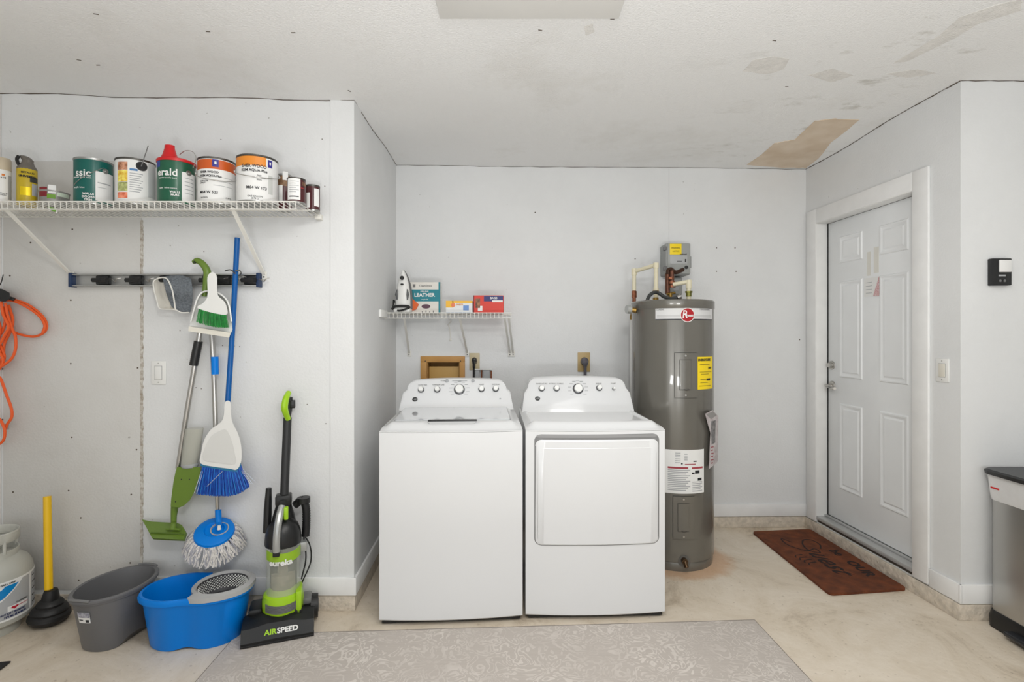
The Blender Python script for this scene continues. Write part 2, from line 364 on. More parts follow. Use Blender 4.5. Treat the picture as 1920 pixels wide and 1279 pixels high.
peel('peeled_patch', [(1400, 308), (1428, 290), (1452, 270), (1490, 264), (1512, 246), (1528, 233), (1565, 230), (1610, 233), (1590, 248), (1558, 268), (1534, 296), (1512, 313), (1468, 313)], M_peel, .003)
M_scuff = mat('scuffed_ceiling', (233, 231, 227), .9, var=.08, scale=25, bump=.5, bscale=120)
for q in ([(1392, 139), (1412, 118), (1450, 112), (1480, 118), (1470, 137), (1440, 146)], [(1675, 130), (1760, 80), (1800, 45), (1870, 22), (1915, 12), (1915, 34), (1840, 55), (1790, 85), (1700, 128)],
          [(1515, 150), (1560, 138), (1600, 152), (1560, 164)], [(1660, 150), (1720, 142), (1755, 150), (1700, 158)], [(1095, 52), (1112, 46), (1114, 62), (1100, 68)]):
    peel('scuff_mark', q, M_scuff, .0008)
mb = MB()
for (px, py, a) in ((148, 109, .5), (180, 22, .3), (184, 118, 0), (1475, 170, 0), (1452, 82, .2), (1148, 38, 0), (655, 160, 1), (550, 52, 0), (390, 52, .1), (1013, 58, .3)):
    p = ceil_pt(px, py, .001); d = Vector((math.cos(a), math.sin(a), 0)) * .008; mb.tube([p - d, p + d], .0018, 5)
mb.build('ceiling_nick', M_crack, ceiling, kind='stuff')

# older bare drywall sheet on the left, its torn tape joint and nail holes
YW = 2.59
def wx(px): return (px - CX) * YW / F + 3.7
def wz(py, Y=YW): return EYE - (py - HY) * Y / F
sheet = strip('drywall_panel', ML, wx(5), wx(266), -.0035, 0, wz(1106), wz(302), M_panel, .0015, wl)
strip('drywall_panel', ML, .02, wx(1), -.0035, 0, wz(1106), wz(178), M_panel, .0015, wl)
mb = MB(); z = wz(1060); k = 0
M_tape = mat('torn_joint_tape', (216, 213, 206), .9, rgb2=(160, 148, 134), scale=60)
ptsL, ptsR = [], []
while z < wz(410):
    ptsL.append((wx(264) + random.uniform(-.002, .001), z)); ptsR.append((wx(268.5) + random.uniform(-.002, .003), z)); z += .012
mb.prism(ptsL + ptsR[::-1], lambda x, z: ML @ Vector((x, -.0045, z)), lambda x, z: ML @ Vector((x, 0, z))); mb.build('joint_tape', M_tape, wl, smooth=False)
mb = MB()
for (px, py) in ((133, 563), (133, 682), (135, 820), (4, 692), (4, 787), (24, 923), (129, 920), (247, 927), (152, 971), (148, 1088), (245, 1055), (259, 690), (257, 843), (57, 455), (136, 430), (240, 330), (18, 517)):
    p = ML @ Vector((wx(px), -.0045, wz(py))); mb.cyl(p, p + Vector((0, .004, 0)), .0042, n=10)
mb.build('nail_hole', M_crack, wl, kind='stuff')
mb = MB()
for (px, py) in ((383, 472), (338, 620), (368, 727), (378, 729), (418, 648), (440, 649), (450, 650), (430, 649), (610, 350), (577, 758), (612, 794), (415, 262), (605, 262)):
    p = ML @ Vector((wx(px), -.001, wz(py))); mb.cyl(p, p + Vector((0, .004, 0)), .0026, n=8)
for (px, py) in ((1343, 465), (1378, 465), (1343, 509), (1380, 509), (1003, 400), (1190, 486), (1500, 637)):
    Y = 3.708; p = W(px, py, Y); p.y = 3.668 + (p.x + .838) * .0157 - .0015; mb.cyl(p, p + Vector((0, .004, 0)), .0045, n=8)
mb.build('screw_hole', M_crack, wb, kind='stuff')
# vertical drywall joint above the heater
strip('wall_seam', MBk, 1.145 + .838, 1.148 + .838, -.0008, 0, 2.08, 2.62, mat('seam_line', (190, 190, 186), .8), .0002, wb)

# ------------------------------------------------------------ door in the right wall
FR = Matrix.Translation((P4[0], P4[1], 0)) @ Matrix.Rotation(math.atan2(P3[1] - P4[1], P3[0] - P4[0]), 4, 'Z')   # x: along wall from P4, -y: out of the room (to the right)
def rb(mb, t0, t1, n0, n1, z0, z1, bev=.002): return mb.box((t0, -n1, z0), (t1, -n0, z1), bev, FR)   # n: distance outwards
T0, T1, ZS, ZT = .2686, 1.083, .13, 2.196
door = bpy.data.objects.new('door_1', None); col.objects.link(door); door['kind'] = 'structure'; XF['door_1'] = Matrix.Translation(FR @ Vector((.67, -.08, .13))); door.location = FR @ Vector((.67, -.08, .13))
mb = MB(); rb(mb, T0 + .004, T1 - .004, .07, .11, ZS + .012, ZT - .006); slab = mb.build('door_slab', M_door, door, True)
pan = [(a, b) for a in ((.388, .602), (.745, .957)) for b in ((1.893, 2.075), (1.118, 1.77), (.36, .942))]
for (t, zz) in pan:
    mb = MB()
    def rg(t0, t1, z0, z1, n): return [FR @ Vector((a, -n, b)) for a, b in ((t0, z0), (t1, z0), (t1, z1), (t0, z1))]
    seq = [(0, .0705), (.006, .0635), (.014, .0635), (.022, .0715 - .004), (.030, .0695), (.040, .0645)]
    rings = [rg(t[0] + d, t[1] - d, zz[0] + d, zz[1] - d, n) for d, n in seq]
    mb.loft(rings, cap0=False); mb.build('door_panel', M_door, door, True, ang=20)
mb = MB()
for (a, b, c, d) in ((T0 - .1, T0 + .001, .088, ZT + .1), (T1 - .001, T1 + .1, .088, ZT + .1)): rb(mb, a, b, -.016, .0, c, d, .004)
rb(mb, T0 + .001, T1 - .001, -.016, 0, ZT - .001, ZT + .1, .004); mb.build('door_casing', M_trim, door, True)
mb = MB(); rb(mb, T1 - .004, T1 + .01, -.012, .13, .125, ZT, .001); rb(mb, T0 - .01, T0 + .004, -.012, .13, .125, ZT, .001); rb(mb, T0, T1, -.012, .13, ZT - .004, ZT + .01, .001); mb.build('door_jamb', M_jamb, door, True)
mb = MB(); rb(mb, T0 + .003, T1 - .003, .111, .125, ZS, ZT - .004, 0); rb(mb, T1 - .012, T1 - .0035, .066, .12, ZS, ZT - .004, 0); rb(mb, T0, T1, .072, .12, ZT - .012, ZT - .0035, 0); mb.build('weather_seal', M_black, door, True)
mb = MB(); rb(mb, T0, T1, -.012, .13, .105, ZS, .004); rb(mb, T0, T1, .045, .066, ZS, ZS + .012, .003); mb.build('door_threshold', mat('aluminium_sill', (186, 187, 186), .35, .3), door, True)
mb = MB(); rb(mb, T0 - .0, T1, -.004, .13, .088, .107, .002); mb.build('sill_gap', mat('dark_sill', (66, 60, 54), .8), door, True)
mb = MB(); o = FR @ Vector((1.03, 0, 0))
def rcyl(mb, t, z, n0, n1, r, r2=None, n=24): a = FR @ Vector((t, -n0, z)); b = FR @ Vector((t, -n1, z)); return mb.cyl(a, b, r, r2, n)
mb = MB(); rcyl(mb, 1.035, 1.196, .07, .062, .031, .029); rcyl(mb, 1.035, 1.196, .062, .045, .02, .017); mb.build('door_deadbolt', M_steel, door, True)
mb = MB(); rcyl(mb, 1.030, 1.054, .07, .060, .033, .030); rcyl(mb, 1.030, 1.054, .06, .02, .012); mb.tube([FR @ Vector((1.03 - i * .014, -.022 + .008 * math.sin(i), 1.054 - .0015 * i)) for i in range(8)], .0095, 10); mb.build('door_handle', M_steel, door, True)
mb = MB(); rb(mb, .604, .730, .0690, .0702, 1.648, 1.766, 0); note = mb.build('paper_note', M_paper, None); tag(note, 'small white handwritten note taped to the white door', 'note')
mb = MB(); o2 = [(.604, 1.766), (.604, 1.648), (.652, 1.648)]; mb.prism(o2, lambda t, z: FR @ Vector((t, -.066, z)), lambda t, z: FR @ Vector((t, -.0675, z))); mb.build('folded_corner', mat('red_check_print', (196, 120, 124), .6, rgb2=(232, 222, 222), scale=160), note, True)
for i in range(4):
    mb = MB(); rb(mb, .665, .715, .0684, .0690, 1.735 - i * .022, 1.738 - i * .022, 0); mb.build('handwriting', M_pgrey, note, True)
mb = MB(); rb(mb, .61, .65, .0692, .0702, 1.79, 1.95, 0); rb(mb, .675, .705, .0692, .0702, 1.78, 1.93, 0); mb.build('tape_residue', mat('tape_stain', (226, 224, 216), .5), door, True)

# light switches, opener button
def decora(M, x, z, label, lit):
    t = thing('light_switch', label, 'light switch', M @ Vector((x, 0, z)), math.atan2(M[1][0], M[0][0]))
    mb = MB(); mb.box((-.0375, -.006, -.06), (.0375, 0, .06), .003); mb.build('switch_plate', M_white, t)
    mb = MB(); mb.box((-.0175, -.0095, -.034), (.0175, -.004, .034), .002); mb.build('rocker', lit, t)
    for s in (-1, 1):
        mb = MB(); mb.cyl((0, -.0072, s * .048), (0, -.005, s * .048), .003, n=8); mb.build('screw', M_steel, t)
    mb = MB(); mb.box((-.0195, -.0065, -.0355), (.0195, -.0055, .0355)); mb.build('rocker_gap', mat('switch_shadow_gap', (150, 150, 148), .6), t)
    return t
decora(ML, wx(298.5), wz(699), 'white rocker light switch on left wall above blue bucket', M_white)
decora(MR, LR - .096, 1.224, 'white rocker light switch beside the door casing on right wall', M_almond if 0 else mat('ivory_rocker', (226, 222, 210), .35))
t = thing('garage_door_button', 'black wall control with one large white button', 'wall control', (2.3925, 2.5, 1.713))
mb = MB(); mb.box((-.0475, -.028, -.066), (.0475, 0, .066), .004); mb.build('case', M_black, t)
mb = MB(); mb.box((-.018, -.034, -.002), (.041, -.027, .058), .003); mb.build('push_button', M_paper, t)
for x in (-.012, .010):
    mb = MB(); mb.cyl((x, -.031, -.044), (x, -.027, -.044), .006, n=12); mb.build('small_button', M_grey, t)
mb = MB(); mb.box((-.018, -.0285, -.022), (.016, -.0278, -.014)); mb.build('brand_mark', M_pgrey, t)

# ------------------------------------------------------------ wire shelves
def wire_shelf(name, label, x0, x1, yf, yb, z, step, group=None):
    t = thing(name, label, 'shelf', ((x0 + x1) / 2, yb, z), 0)
    xc = (x0 + x1) / 2; d = yf - yb; L = x1 - x0
    mb = MB(); mb.tube([(0, d, -.036), (0, d - .002, -.004), (0, d + .004, 0), (0, 0, 0)], .0018, 6); first = mb.build('cross_wire', M_wire, t)
    n = int(L / step); first.location = (-L / 2, 0, 0)
    for i in range(1, n + 1): dup(first, None, (-L / 2 + i * L / n, 0, 0))
    for (y, zz, r, nm) in ((d - .003, -.003, .0032, 'front_rod'), (d - .002, -.037, .0032, 'front_rod'), (0, -.002, .003, 'back_rod'), (d * .5, -.004, .003, 'middle_rod')):
        mb = MB(); mb.cyl((-L / 2 - .004, y, zz), (L / 2 + .004, y, zz), r, n=8); mb.build(nm, M_wire, t)
    return t
def brace(t, a, b, w_=.018, name='brace'):
    a, b = Vector(a), Vector(b); mb = MB(); d = (b - a).normalized(); sx = Vector((1, 0, 0)); nn = d.cross(sx).normalized()
    mb.loft([[p + sx * w_ * i + nn * .003 * j for i, j in ((-.5, -1), (.5, -1), (.5, 1), (-.5, 1))] for p in (a, b)])
    mb.box((b.x - .013, b.y - .001, b.z - .026), (b.x + .013, b.y + .004, b.z + .016), .002)
    o = mb.build(name, M_wire, t, True)
    mb = MB(); mb.cyl((b.x, b.y - .004, b.z - .012), (b.x, b.y, b.z - .012), .004, n=8); mb.build('screw', M_ink, o, True); return o
ZL, YF = 2.008, 2.285
sh = wire_shelf('wire_shelf', 'long white wire shelf high on the left wall, holding paint cans', -2.75, -.975, YF, 2.58, ZL, .0262)
brace(sh, (-2.29, YF, ZL - .03), (-2.245, 2.581, 1.712)); brace(sh, (-1.262, YF, ZL - .03), (-1.262, 2.579, 1.712))
mb = MB(); mb.box((-.992, 2.545, ZL - .02), (-.962, 2.583, ZL + .006), .003); mb.build('end_clip', M_wire, sh, True)
ZA, YA = 1.552, 3.284
sa = wire_shelf('wire_shelf', 'short white wire shelf on the back wall above the washing machine', -.822, -.007, YA, 3.664, ZA, .0255)
for (px, pw, y2, yy) in ((758, 767, 668, 3.664), (862, 876, 668, 3.668), (946, 956, 668, 3.672), (954, 962, 668, 3.672)):
    a = W(px, 596, YA); b = W(pw, y2 - 6, yy); brace(sa, (a.x, YA, ZA - .035), (b.x, yy, b.z), .014)
mb = MB(); mb.box((-.832, 3.13, ZA - .035), (-.806, 3.29, ZA + .012), .003); mb.box((-.84, 3.29, ZA - .012), (-.826, 3.66, ZA + .006), .002); mb.build('end_bracket', M_white, sa, True)
t = thing('utility_hook', 'short white hooked rod hanging under the middle of the short wire shelf', 'hook', W(843, 600, 3.665))
mb = MB(); mb.tube([W(840, 597, 3.55), W(846, 603, 3.60), W(840, 609, 3.655), W(843, 615, 3.66), W(845, 636, 3.662)], .003, 6); mb.build('rod', M_wire, t, True)
mb = MB(); p = W(845, 637, 3.666); mb.box((p.x - .008, p.y - .004, p.z - .008), (p.x + .008, p.y + .004, p.z + .008), .002); mb.build('foot', M_wire, t, True)

# ------------------------------------------------------------ paint cans and sprays on the left shelf
M_tin = mat('tin_plate', (170, 170, 168), .3, .9)
M_tindark = mat('stained_tin', (92, 90, 86), .4, .8, var=.4, scale=40)
def cpos(l, r, Y):
    a1, a2 = math.atan((l - CX) / F), math.atan((r - CX) / F); a = (a1 + a2) / 2; d = Y / math.cos(a); return d * math.sin(a), Y, d * math.sin((a2 - a1) / 2)
ZB = ZL + .003
def can(label, l, r, Y, h, body, group=None, lid=None, handle='down', lidm=None, name='paint_can', cat='paint can', R0=None):
    X, Y, Rr = cpos(l, r, Y); Rr = R0 or Rr
    t = thing(name, label, cat, (X, Y, ZB), 0, group)
    mb = MB(); mb.lathe((0, 0, 0), [(Rr * .985, .002), (Rr, .006), (Rr, h - .008)], 48, capt=True); mb.build('body', body, t)
    mb = MB(); mb.lathe((0, 0, 0), [(Rr * 1.0, 0), (Rr * 1.02, .002), (Rr * 1.02, .006), (Rr * 1.0, .008)], 48); mb.build('bottom_rim', M_tin, t)
    mb = MB(); mb.lathe((0, 0, 0), [(Rr, h - .009), (Rr * 1.025, h - .006), (Rr * 1.025, h), (Rr * .95, h + .001), (Rr * .94, h - .005), (Rr * .8, h - .005)], 48); mb.build('lid', lidm or M_tin, t)
    return t, X, Y, Rr
def cp(t, X, Y, Rr, name, m, l, tp, r, b, th=.0006, parent=None, ref=None):
    a0, z0 = cyl_hit(l, b, X, Y, Rr); a1, z1 = cyl_hit(r, tp, X, Y, Rr)
    am, zt = cyl_hit((l + r) / 2, tp, X, Y, Rr); _, zb = cyl_hit((l + r) / 2, b, X, Y, Rr)
    return patch(name, m, parent or t, Rr, a0, a1, zb - ZB, zt - ZB, th)
def ct(t, X, Y, Rr, s, size, px, py, m, parent=None, align='CENTER', bold=.0, th=.0005, off=.0017, sx=1, shear=0, zb=ZB):
    a, z = cyl_hit(px, py, X, Y, Rr); return text('lettering', s, size, m, parent or t, bend(Rr + off, a, z - zb), align, bold, th, shear=shear, sx=sx)
def ear(t, Rr, a, z):
    mb = MB(); d = Vector((math.sin(a), -math.cos(a), 0)); mb.cyl(d * (Rr - .002) + Vector((0, 0, z)), d * (Rr + .004) + Vector((0, 0, z)), .014, .011, 16); mb.cyl(d * Rr + Vector((0, 0, z)), d * (Rr + .010) + Vector((0, 0, z)), .006, .005, 12)
    mb.build('handle_ear', M_tin, t)
def bail(t, Rr, a0, z, drop, r=.0016):
    """wire handle hanging in front between two ears at a0-90 and a0+90"""
    pts = []
    for i in range(25):
        th = PI * i / 24; a = a0 - PI / 2 + th; q = Rr + .009
        pts.append(Vector((q * math.sin(a), -q * math.cos(a), z - drop * math.sin(th) ** .8)))
    mb = MB(); mb.tube(pts, r, 6); mb.build('wire_handle', M_steel, t)
# 1 teal can
t, X, Y, Rr = can('teal green paint can with big white-lettered name and white side label', 137, 213, 2.41, .216, mat('teal_label', (0, 92, 84), .3))
lb = cp(t, X, Y, Rr, 'side_label', M_paper, 179, 324, 211.5, 379)
cp(t, X, Y, Rr, 'bar_code', M_pgrey, 183, 344, 207, 346, .001, lb); cp(t, X, Y, Rr, 'bar_code', M_pgrey, 183, 352, 200, 353, .001, lb)
ct(t, X, Y, Rr, 'ssic', .046, 155, 324, M_paper, bold=.0008); ct(t, X, Y, Rr, 'interior latex satin', .011, 152, 332, M_paper); ct(t, X, Y, Rr, 'acrylic latex', .011, 148, 351, M_paper)
ct(t, X, Y, Rr, 'WALLS\nDOORS\nTRIM', .014, 165, 369, M_paper, bold=.0004)
ear(t, Rr, cyl_hit(198, 312, X, Y, Rr)[0], .165)
a0, z0 = cyl_hit(141, 347, X, Y, Rr); a1, z1 = cyl_hit(193, 315, X, Y, Rr)
mb = MB(); mb.tube([((Rr + .004) * math.sin(a0 + (a1 - a0) * i / 12), -(Rr + .004) * math.cos(a0 + (a1 - a0) * i / 12), z0 + (z1 - z0) * i / 12 - ZB) for i in range(13)], .0014, 6); mb.build('wire_handle', M_tin, t)
# 2 white cooking-oil style tin
t, X, Y, Rr = can('white tin with food pictures and a round dark lug holding an upright wire', 215, 292, 2.41, .214, M_paper, lidm=M_tindark, name='oil_tin', cat='tin')
for (y0, y1, c) in ((303, 318, (140, 82, 50)), (319, 340, (222, 168, 44)), (341, 358, (122, 128, 62)), (360, 371, (206, 84, 50))):
    cp(t, X, Y, Rr, 'food_picture', mat('print_%d' % y0, c, .5, rgb2=tuple(min(255, v + 80) for v in c), scale=70), 221, y0, 239, y1)
cp(t, X, Y, Rr, 'blue_stamp', mat('blue_print', (80, 130, 180), .5), 243, 316, 258, 320)
for i in range(9): cp(t, X, Y, Rr, 'text_line', M_pgrey, 243, 325 + i * 4.2, 268 - (i % 3) * 3, 326.4 + i * 4.2)
cp(t, X, Y, Rr, 'side_print', mat('faint_print', (205, 206, 206), .6), 278, 305, 291, 372)
a, z = cyl_hit(266, 312, X, Y, Rr); d = Vector((math.sin(a), -math.cos(a), 0))
mb = MB(); mb.cyl(d * (Rr - .003) + Vector((0, 0, z - ZB)), d * (Rr + .004) + Vector((0, 0, z - ZB)), .023, .021, 24); e = mb.build('handle_ear', M_black, t)
mb = MB(); p = W(265, 312, Y - Rr * .9) - Vector((X, Y, ZB)); q = W(278, 273, Y - Rr * .9) - Vector((X, Y, ZB)); mb.tube([p, p.lerp(q, .5), q], .0022, 6); mb.build('upright_wire', M_grey, t)
# 3 dark green can with red pour spout lid
t, X, Y, Rr = can('dark green paint can wearing a red plastic pour-spout lid', 294, 367, 2.41, .212, mat('emerald_label', (28, 92, 66), .3))
mb = MB(); mb.lathe((0, 0, .207), [(Rr * 1.04, -.006), (Rr * 1.05, 0), (Rr * 1.05, .006), (Rr * .95, .010), (Rr * .9, .012)], 40); sp = mb.build('spout_lid', M_red, t)
mb = MB(); mb.loft([[(x * w_ - .004, -Rr * .55 + y * dd, z) for x, y in ((math.cos(2 * PI * k / 16), math.sin(2 * PI * k / 16)) for k in range(16))] for (w_, dd, z) in ((.040, .034, .214), (.030, .026, .235), (.022, .020, .262), (.021, .018, .278))]); mb.build('spout', M_red, sp)
mb = MB(); mb.tube(spline([W(337, 290, 2.38), W(347, 283, 2.36), (W(360, 284, 2.36)), W(367, 293, 2.36), W(366, 305, 2.355), W(362, 315, 2.35)], 6), .0016, 6); mb.build('wire_handle', M_steel, t, True)
lb = cp(t, X, Y, Rr, 'side_label', M_paper, 341, 325, 365, 379); cp(t, X, Y, Rr, 'crest', mat('crest_blue', (50, 70, 150), .4), 293.7, 297, 300, 313)
for i in range(5): cp(t, X, Y, Rr, 'text_line', M_pgrey, 346, 335 + i * 7, 362, 336.2 + i * 7, .001, lb)
ct(t, X, Y, Rr, 'erald', .046, 312, 323, M_paper, bold=.0008); ct(t, X, Y, Rr, 'interior acrylic latex', .010, 313, 333, M_paper); ct(t, X, Y, Rr, 'satin  blanc satine', .011, 314, 352, M_paper)
ct(t, X, Y, Rr, 'WALLS\nMURS', .013, 328, 363, M_paper, bold=.0004); ear(t, Rr, cyl_hit(354, 315, X, Y, Rr)[0], .155)
# 4, 5 orange banded cans
M_or1 = mat('burnt_orange_band', (204, 92, 34), .4); M_or2 = mat('orange_band', (230, 140, 44), .4); M_crest = mat('crest_purple', (52, 48, 140), .4)
t, X, Y, Rr = can('white and burnt-orange lacquer can reading M64 W 523, wire handle hanging in front', 370, 442, 2.41, .216, M_paper, lidm=M_tindark)
patch('orange_band', M_or1, t, Rr, -1.4, 2.2, .160, .204, n=30); ear(t, Rr, R(-60), .15); ear(t, Rr, R(120), .15); bail(t, Rr, R(30), .15, .045)
cb = cp(t, X, Y, Rr, 'crest', M_crest, 398, 299, 410, 313, .0012); cp(t, X, Y, Rr, 'crest_mark', M_paper, 402, 303, 406, 308, .002, cb)
ct(t, X, Y, Rr, 'SHER-WOOD', .0135, 377, 323, M_ink, align='LEFT', bold=.0003); ct(t, X, Y, Rr, 'KEM AQUA Plus', .0135, 377, 330, M_ink, align='LEFT', bold=.0003); ct(t, X, Y, Rr, 'M64 W 523', .017, 376, 361, M_ink, align='LEFT', bold=.0002)
ct(t, X, Y, Rr, 'SURFACER\nAPPRET', .009, 376, 342, M_ink, align='LEFT'); ct(t, X, Y, Rr, 'CAUTION', .009, 376, 371, M_ink, align='LEFT'); ct(t, X, Y, Rr, '(3.78 L)', .009, 428, 373, M_ink)
for i in range(3): cp(t, X, Y, Rr, 'text_line', M_pgrey, 400, 333 + i * 8, 436, 333.8 + i * 8)
t, X, Y, Rr = can('white and light-orange lacquer can reading M64 W 173, next to the small cans', 443, 521, 2.385, .216, M_paper, lidm=M_tindark)
patch('orange_band', M_or2, t, Rr, -1.5, cyl_hit(499, 300, X, Y, Rr)[0], .165, .207, n=26); ear(t, Rr, R(-62), .15); ear(t, Rr, R(118), .15); bail(t, Rr, R(28), .15, .040)
ct(t, X, Y, Rr, 'SHER-WOOD', .021, 476, 311, M_ink, bold=.0003, sx=.85); ct(t, X, Y, Rr, 'KEM AQUA Plus', .0165, 476, 319, M_ink, bold=.0003); ct(t, X, Y, Rr, 'Satin\nWhite Primer\nBlanc', .010, 486, 333, M_ink)
ct(t, X, Y, Rr, 'M64 W 173', .018, 481, 352, M_ink, bold=.0003); ct(t, X, Y, Rr, 'ONE GALLON\n(3.78 L)', .010, 478, 370, M_ink)
cb = cp(t, X, Y, Rr, 'crest', M_crest, 502, 301, 510, 315, .0012); cp(t, X, Y, Rr, 'crest_mark', M_paper, 505, 305, 507.5, 310, .002, cb)
cp(t, X, Y, Rr, 'side_print', mat('side_grey', (206, 208, 204), .6), 503, 330, 511, 365)
# three quart cans
M_maroon = mat('maroon_label', (74, 26, 30), .35)
t, X, Y, Rr = can('small maroon and tan wood stain can half hidden behind the can with white label', 520, 547, 2.49, .178, M_maroon, name='stain_can', cat='stain can', lidm=M_tin)
patch('picture_band', mat('wood_picture', (150, 116, 82), .5, rgb2=(90, 60, 44), scale=60), t, Rr, -1.6, 1.6, .118, .168); cp(t, X, Y, Rr, 'side_label', M_paper, 530, 322, 540, 338, .0012); cp(t, X, Y, Rr, 'side_label', M_paper, 522, 347, 530, 378, .0012)
t, X, Y, Rr = can('small maroon wood stain can with a broad white printed label', 538, 573, 2.36, .118, M_maroon, name='stain_can', cat='stain can', lidm=M_tindark)
lb = cp(t, X, Y, Rr, 'front_label', M_paper, 540, 334, 563, 374, .0012)
for i in range(6): cp(t, X, Y, Rr, 'text_line', M_pgrey, 543, 339 + i * 4, 560 - (i % 2) * 5, 340 + i * 4, .002, lb)
cp(t, X, Y, Rr, 'text_line', M_ink, 543, 367, 560, 369, .002, lb)
cp(t, X, Y, Rr, 'red_stripe', mat('red_print', (150, 40, 44), .5), 564, 352, 570, 354); patch('picture_band', MATS['wood_picture'], t, Rr, R(62), 1.9, .085, .100)
t, X, Y, Rr = can('small maroon wood stain can at the far right end of the shelf', 573, 600, 2.50, .128, M_maroon, name='stain_can', cat='stain can', lidm=M_tindark)
cp(t, X, Y, Rr, 'side_label', M_paper, 575, 361, 581, 389, .0012); cp(t, X, Y, Rr, 'side_label', M_paper, 589, 354, 598, 387, .0012)
# spray cans
def spray(label, l, r, Y, h, bodym, capm, trigger=False):
    X, Y, Rr = cpos(l, r, Y); t = thing('spray_can', label, 'spray can', (X, Y, ZB), 0)
    mb = MB(); mb.lathe((0, 0, 0), [(Rr * .96, 0), (Rr, .006), (Rr, h * .72), (Rr * .97, h * .735)], 32); mb.build('body', bodym, t)
    if not trigger:
        mb = MB(); mb.lathe((0, 0, 0), [(Rr * 1.0, h * .735), (Rr * 1.0, h * .97), (Rr * .92, h)], 32); mb.build('cap', capm, t)
    return t, X, Y, Rr, h
t, X, Y, Rr, h = spray('white spray can with beige cap at the left edge of the long shelf', -18, 22, 2.36, .215, M_paper, mat('beige_cap', (198, 184, 160), .4))
cp(t, X, Y, Rr, 'orange_mark', mat('mark_orange', (214, 120, 40), .5), 3, 326, 9, 329.5); ct(t, X, Y, Rr, 'x 10', .010, 6, 333, M_ink, bold=.0003); ct(t, X, Y, Rr, 'METALLIC\nFINISH', .008, 5, 364, M_ink); cp(t, X, Y, Rr, 'side_print', M_pgrey, 15, 330, 21, 375)
t, X, Y, Rr, h = spray('gold-labelled spray can with grey pistol-grip trigger top', 30, 71, 2.39, .235, mat('gold_label', (196, 170, 36), .35), None, True)
mb = MB()
for (cx_, w_, z) in (): pass
mb.loft([[(cx_ + math.cos(2 * PI * k / 20) * w_, math.sin(2 * PI * k / 20) * d_, z) for k in range(20)] for (cx_, w_, d_, z) in ((0, Rr, Rr, .168), (0, Rr * .98, Rr * .98, .178), (.001, .027, .028, .192), (.003, .021, .021, .206), (.004, .022, .020, .216), (-.006, .022, .016, .228), (-.018, .014, .010, .238))])
mb.build('trigger_top', mat('taupe_plastic', (108, 102, 94), .4), t)
mb = MB(); mb.tube(spline([(-.022, -.018, .232), (-.024, -.024, .216), (-.018, -.026, .198), (-.012, -.024, .184)], 5), .007, 8); mb.build('trigger', M_black, t)
ct(t, X, Y, Rr, 'UNIVERSAL', .013, 52, 331, M_ink, bold=.0006); ct(t, X, Y, Rr, 'METALLIC', .011, 52, 324, M_ink, bold=.0003)
cp(t, X, Y, Rr, 'dark_label', mat('dark_label', (60, 60, 56), .4), 56, 333, 70, 343); cp(t, X, Y, Rr, 'gold_swatch', mat('gold_swatch', (236, 206, 24), .3, .4), 38, 350, 57, 366); cp(t, X, Y, Rr, 'side_print', M_pgrey, 60, 346, 70, 368)
# low round tin with leaf picture and a leafy plastic sprig caught in the wires
X, Y, Rr = cpos(72, 131, 2.42)
t = thing('low_tin', 'low wide grey tin with leaf and red label left of teal can', 'tin', (X, Y, ZB)); mb = MB(); mb.lathe((0, 0, 0), [(Rr * .97, 0), (Rr, .005), (Rr, .064), (Rr * 1.03, .068), (Rr * 1.03, .073), (Rr * .9, .073)], 40); mb.build('body', mat('grey_tin', (150, 148, 144), .4, .3), t)
cp(t, X, Y, Rr, 'red_label', mat('dark_red_print', (128, 30, 40), .5), 74, 350, 88, 368); cp(t, X, Y, Rr, 'pale_label', M_paper, 90, 347, 105, 362); cp(t, X, Y, Rr, 'leaf_print', mat('leaf_print', (112, 158, 50), .5), 88, 364, 104, 372); cp(t, X, Y, Rr, 'oval_print', mat('oval_print', (206, 218, 200), .5), 107, 361, 129, 370)
t = thing('plastic_sprig', 'green and white leafy plastic sprig caught in shelf wires under the low tin', 'sprig', W(98, 392, 2.33))
for (a, b, c) in (((90, 388), (98, 391), (104, 389)), ((95, 391), (102, 395), (108, 392))):
    mb = MB(); mb.tube(spline([W(*a, 2.33), W(*b, 2.33), W(*c, 2.33)], 4), .004, 6, radii=[.002, .004, .006, .006, .006, .006, .004, .003, .002]); mb.build('leaf', mat('sprig_green', (120, 176, 70), .5), t, True)
mb = MB(); mb.tube([W(104, 391, 2.33), W(107, 396, 2.33), W(106, 400, 2.33)], .0025, 6); mb.tube([W(98, 391, 2.33), W(92, 395, 2.33)], .002, 6); mb.build('stem', M_paper, t, True)

# ------------------------------------------------------------ tool rail and everything hanging from it
YR = 2.555
def WR(px, py, Y=2.52): return W(px, py, Y)
x0, x1 = (137 - CX) * 2.575 / F, (490 - CX) * 2.575 / F; zt, zb = EYE + 115 * 2.575 / F, EYE + 93 * 2.575 / F
t = thing('tool_rail', 'aluminium tool rail with black spring grips screwed under the long shelf', 'tool rack', ((x0 + x1) / 2, 2.575, zb)); rail = t
M_alu = mat('aluminium', (178, 178, 176), .35, .7)
mb = MB(); mb.box((x0, 2.576, zb), (x1, 2.582, zt)); mb.box((x0, 2.552, zb - .001), (x1, 2.58, zb + .005), .001); mb.box((x0, 2.552, zt - .005), (x1, 2.58, zt + .001), .001); mb.build('channel', M_alu, t, True)
for x in (x0, x1 - .012):
    mb = MB(); mb.box((x - .002, 2.548, zb - .006), (x + .014, 2.583, zt + .006), .002); mb.build('end_cap', mat('navy_plastic', (30, 52, 88), .4), t, True)
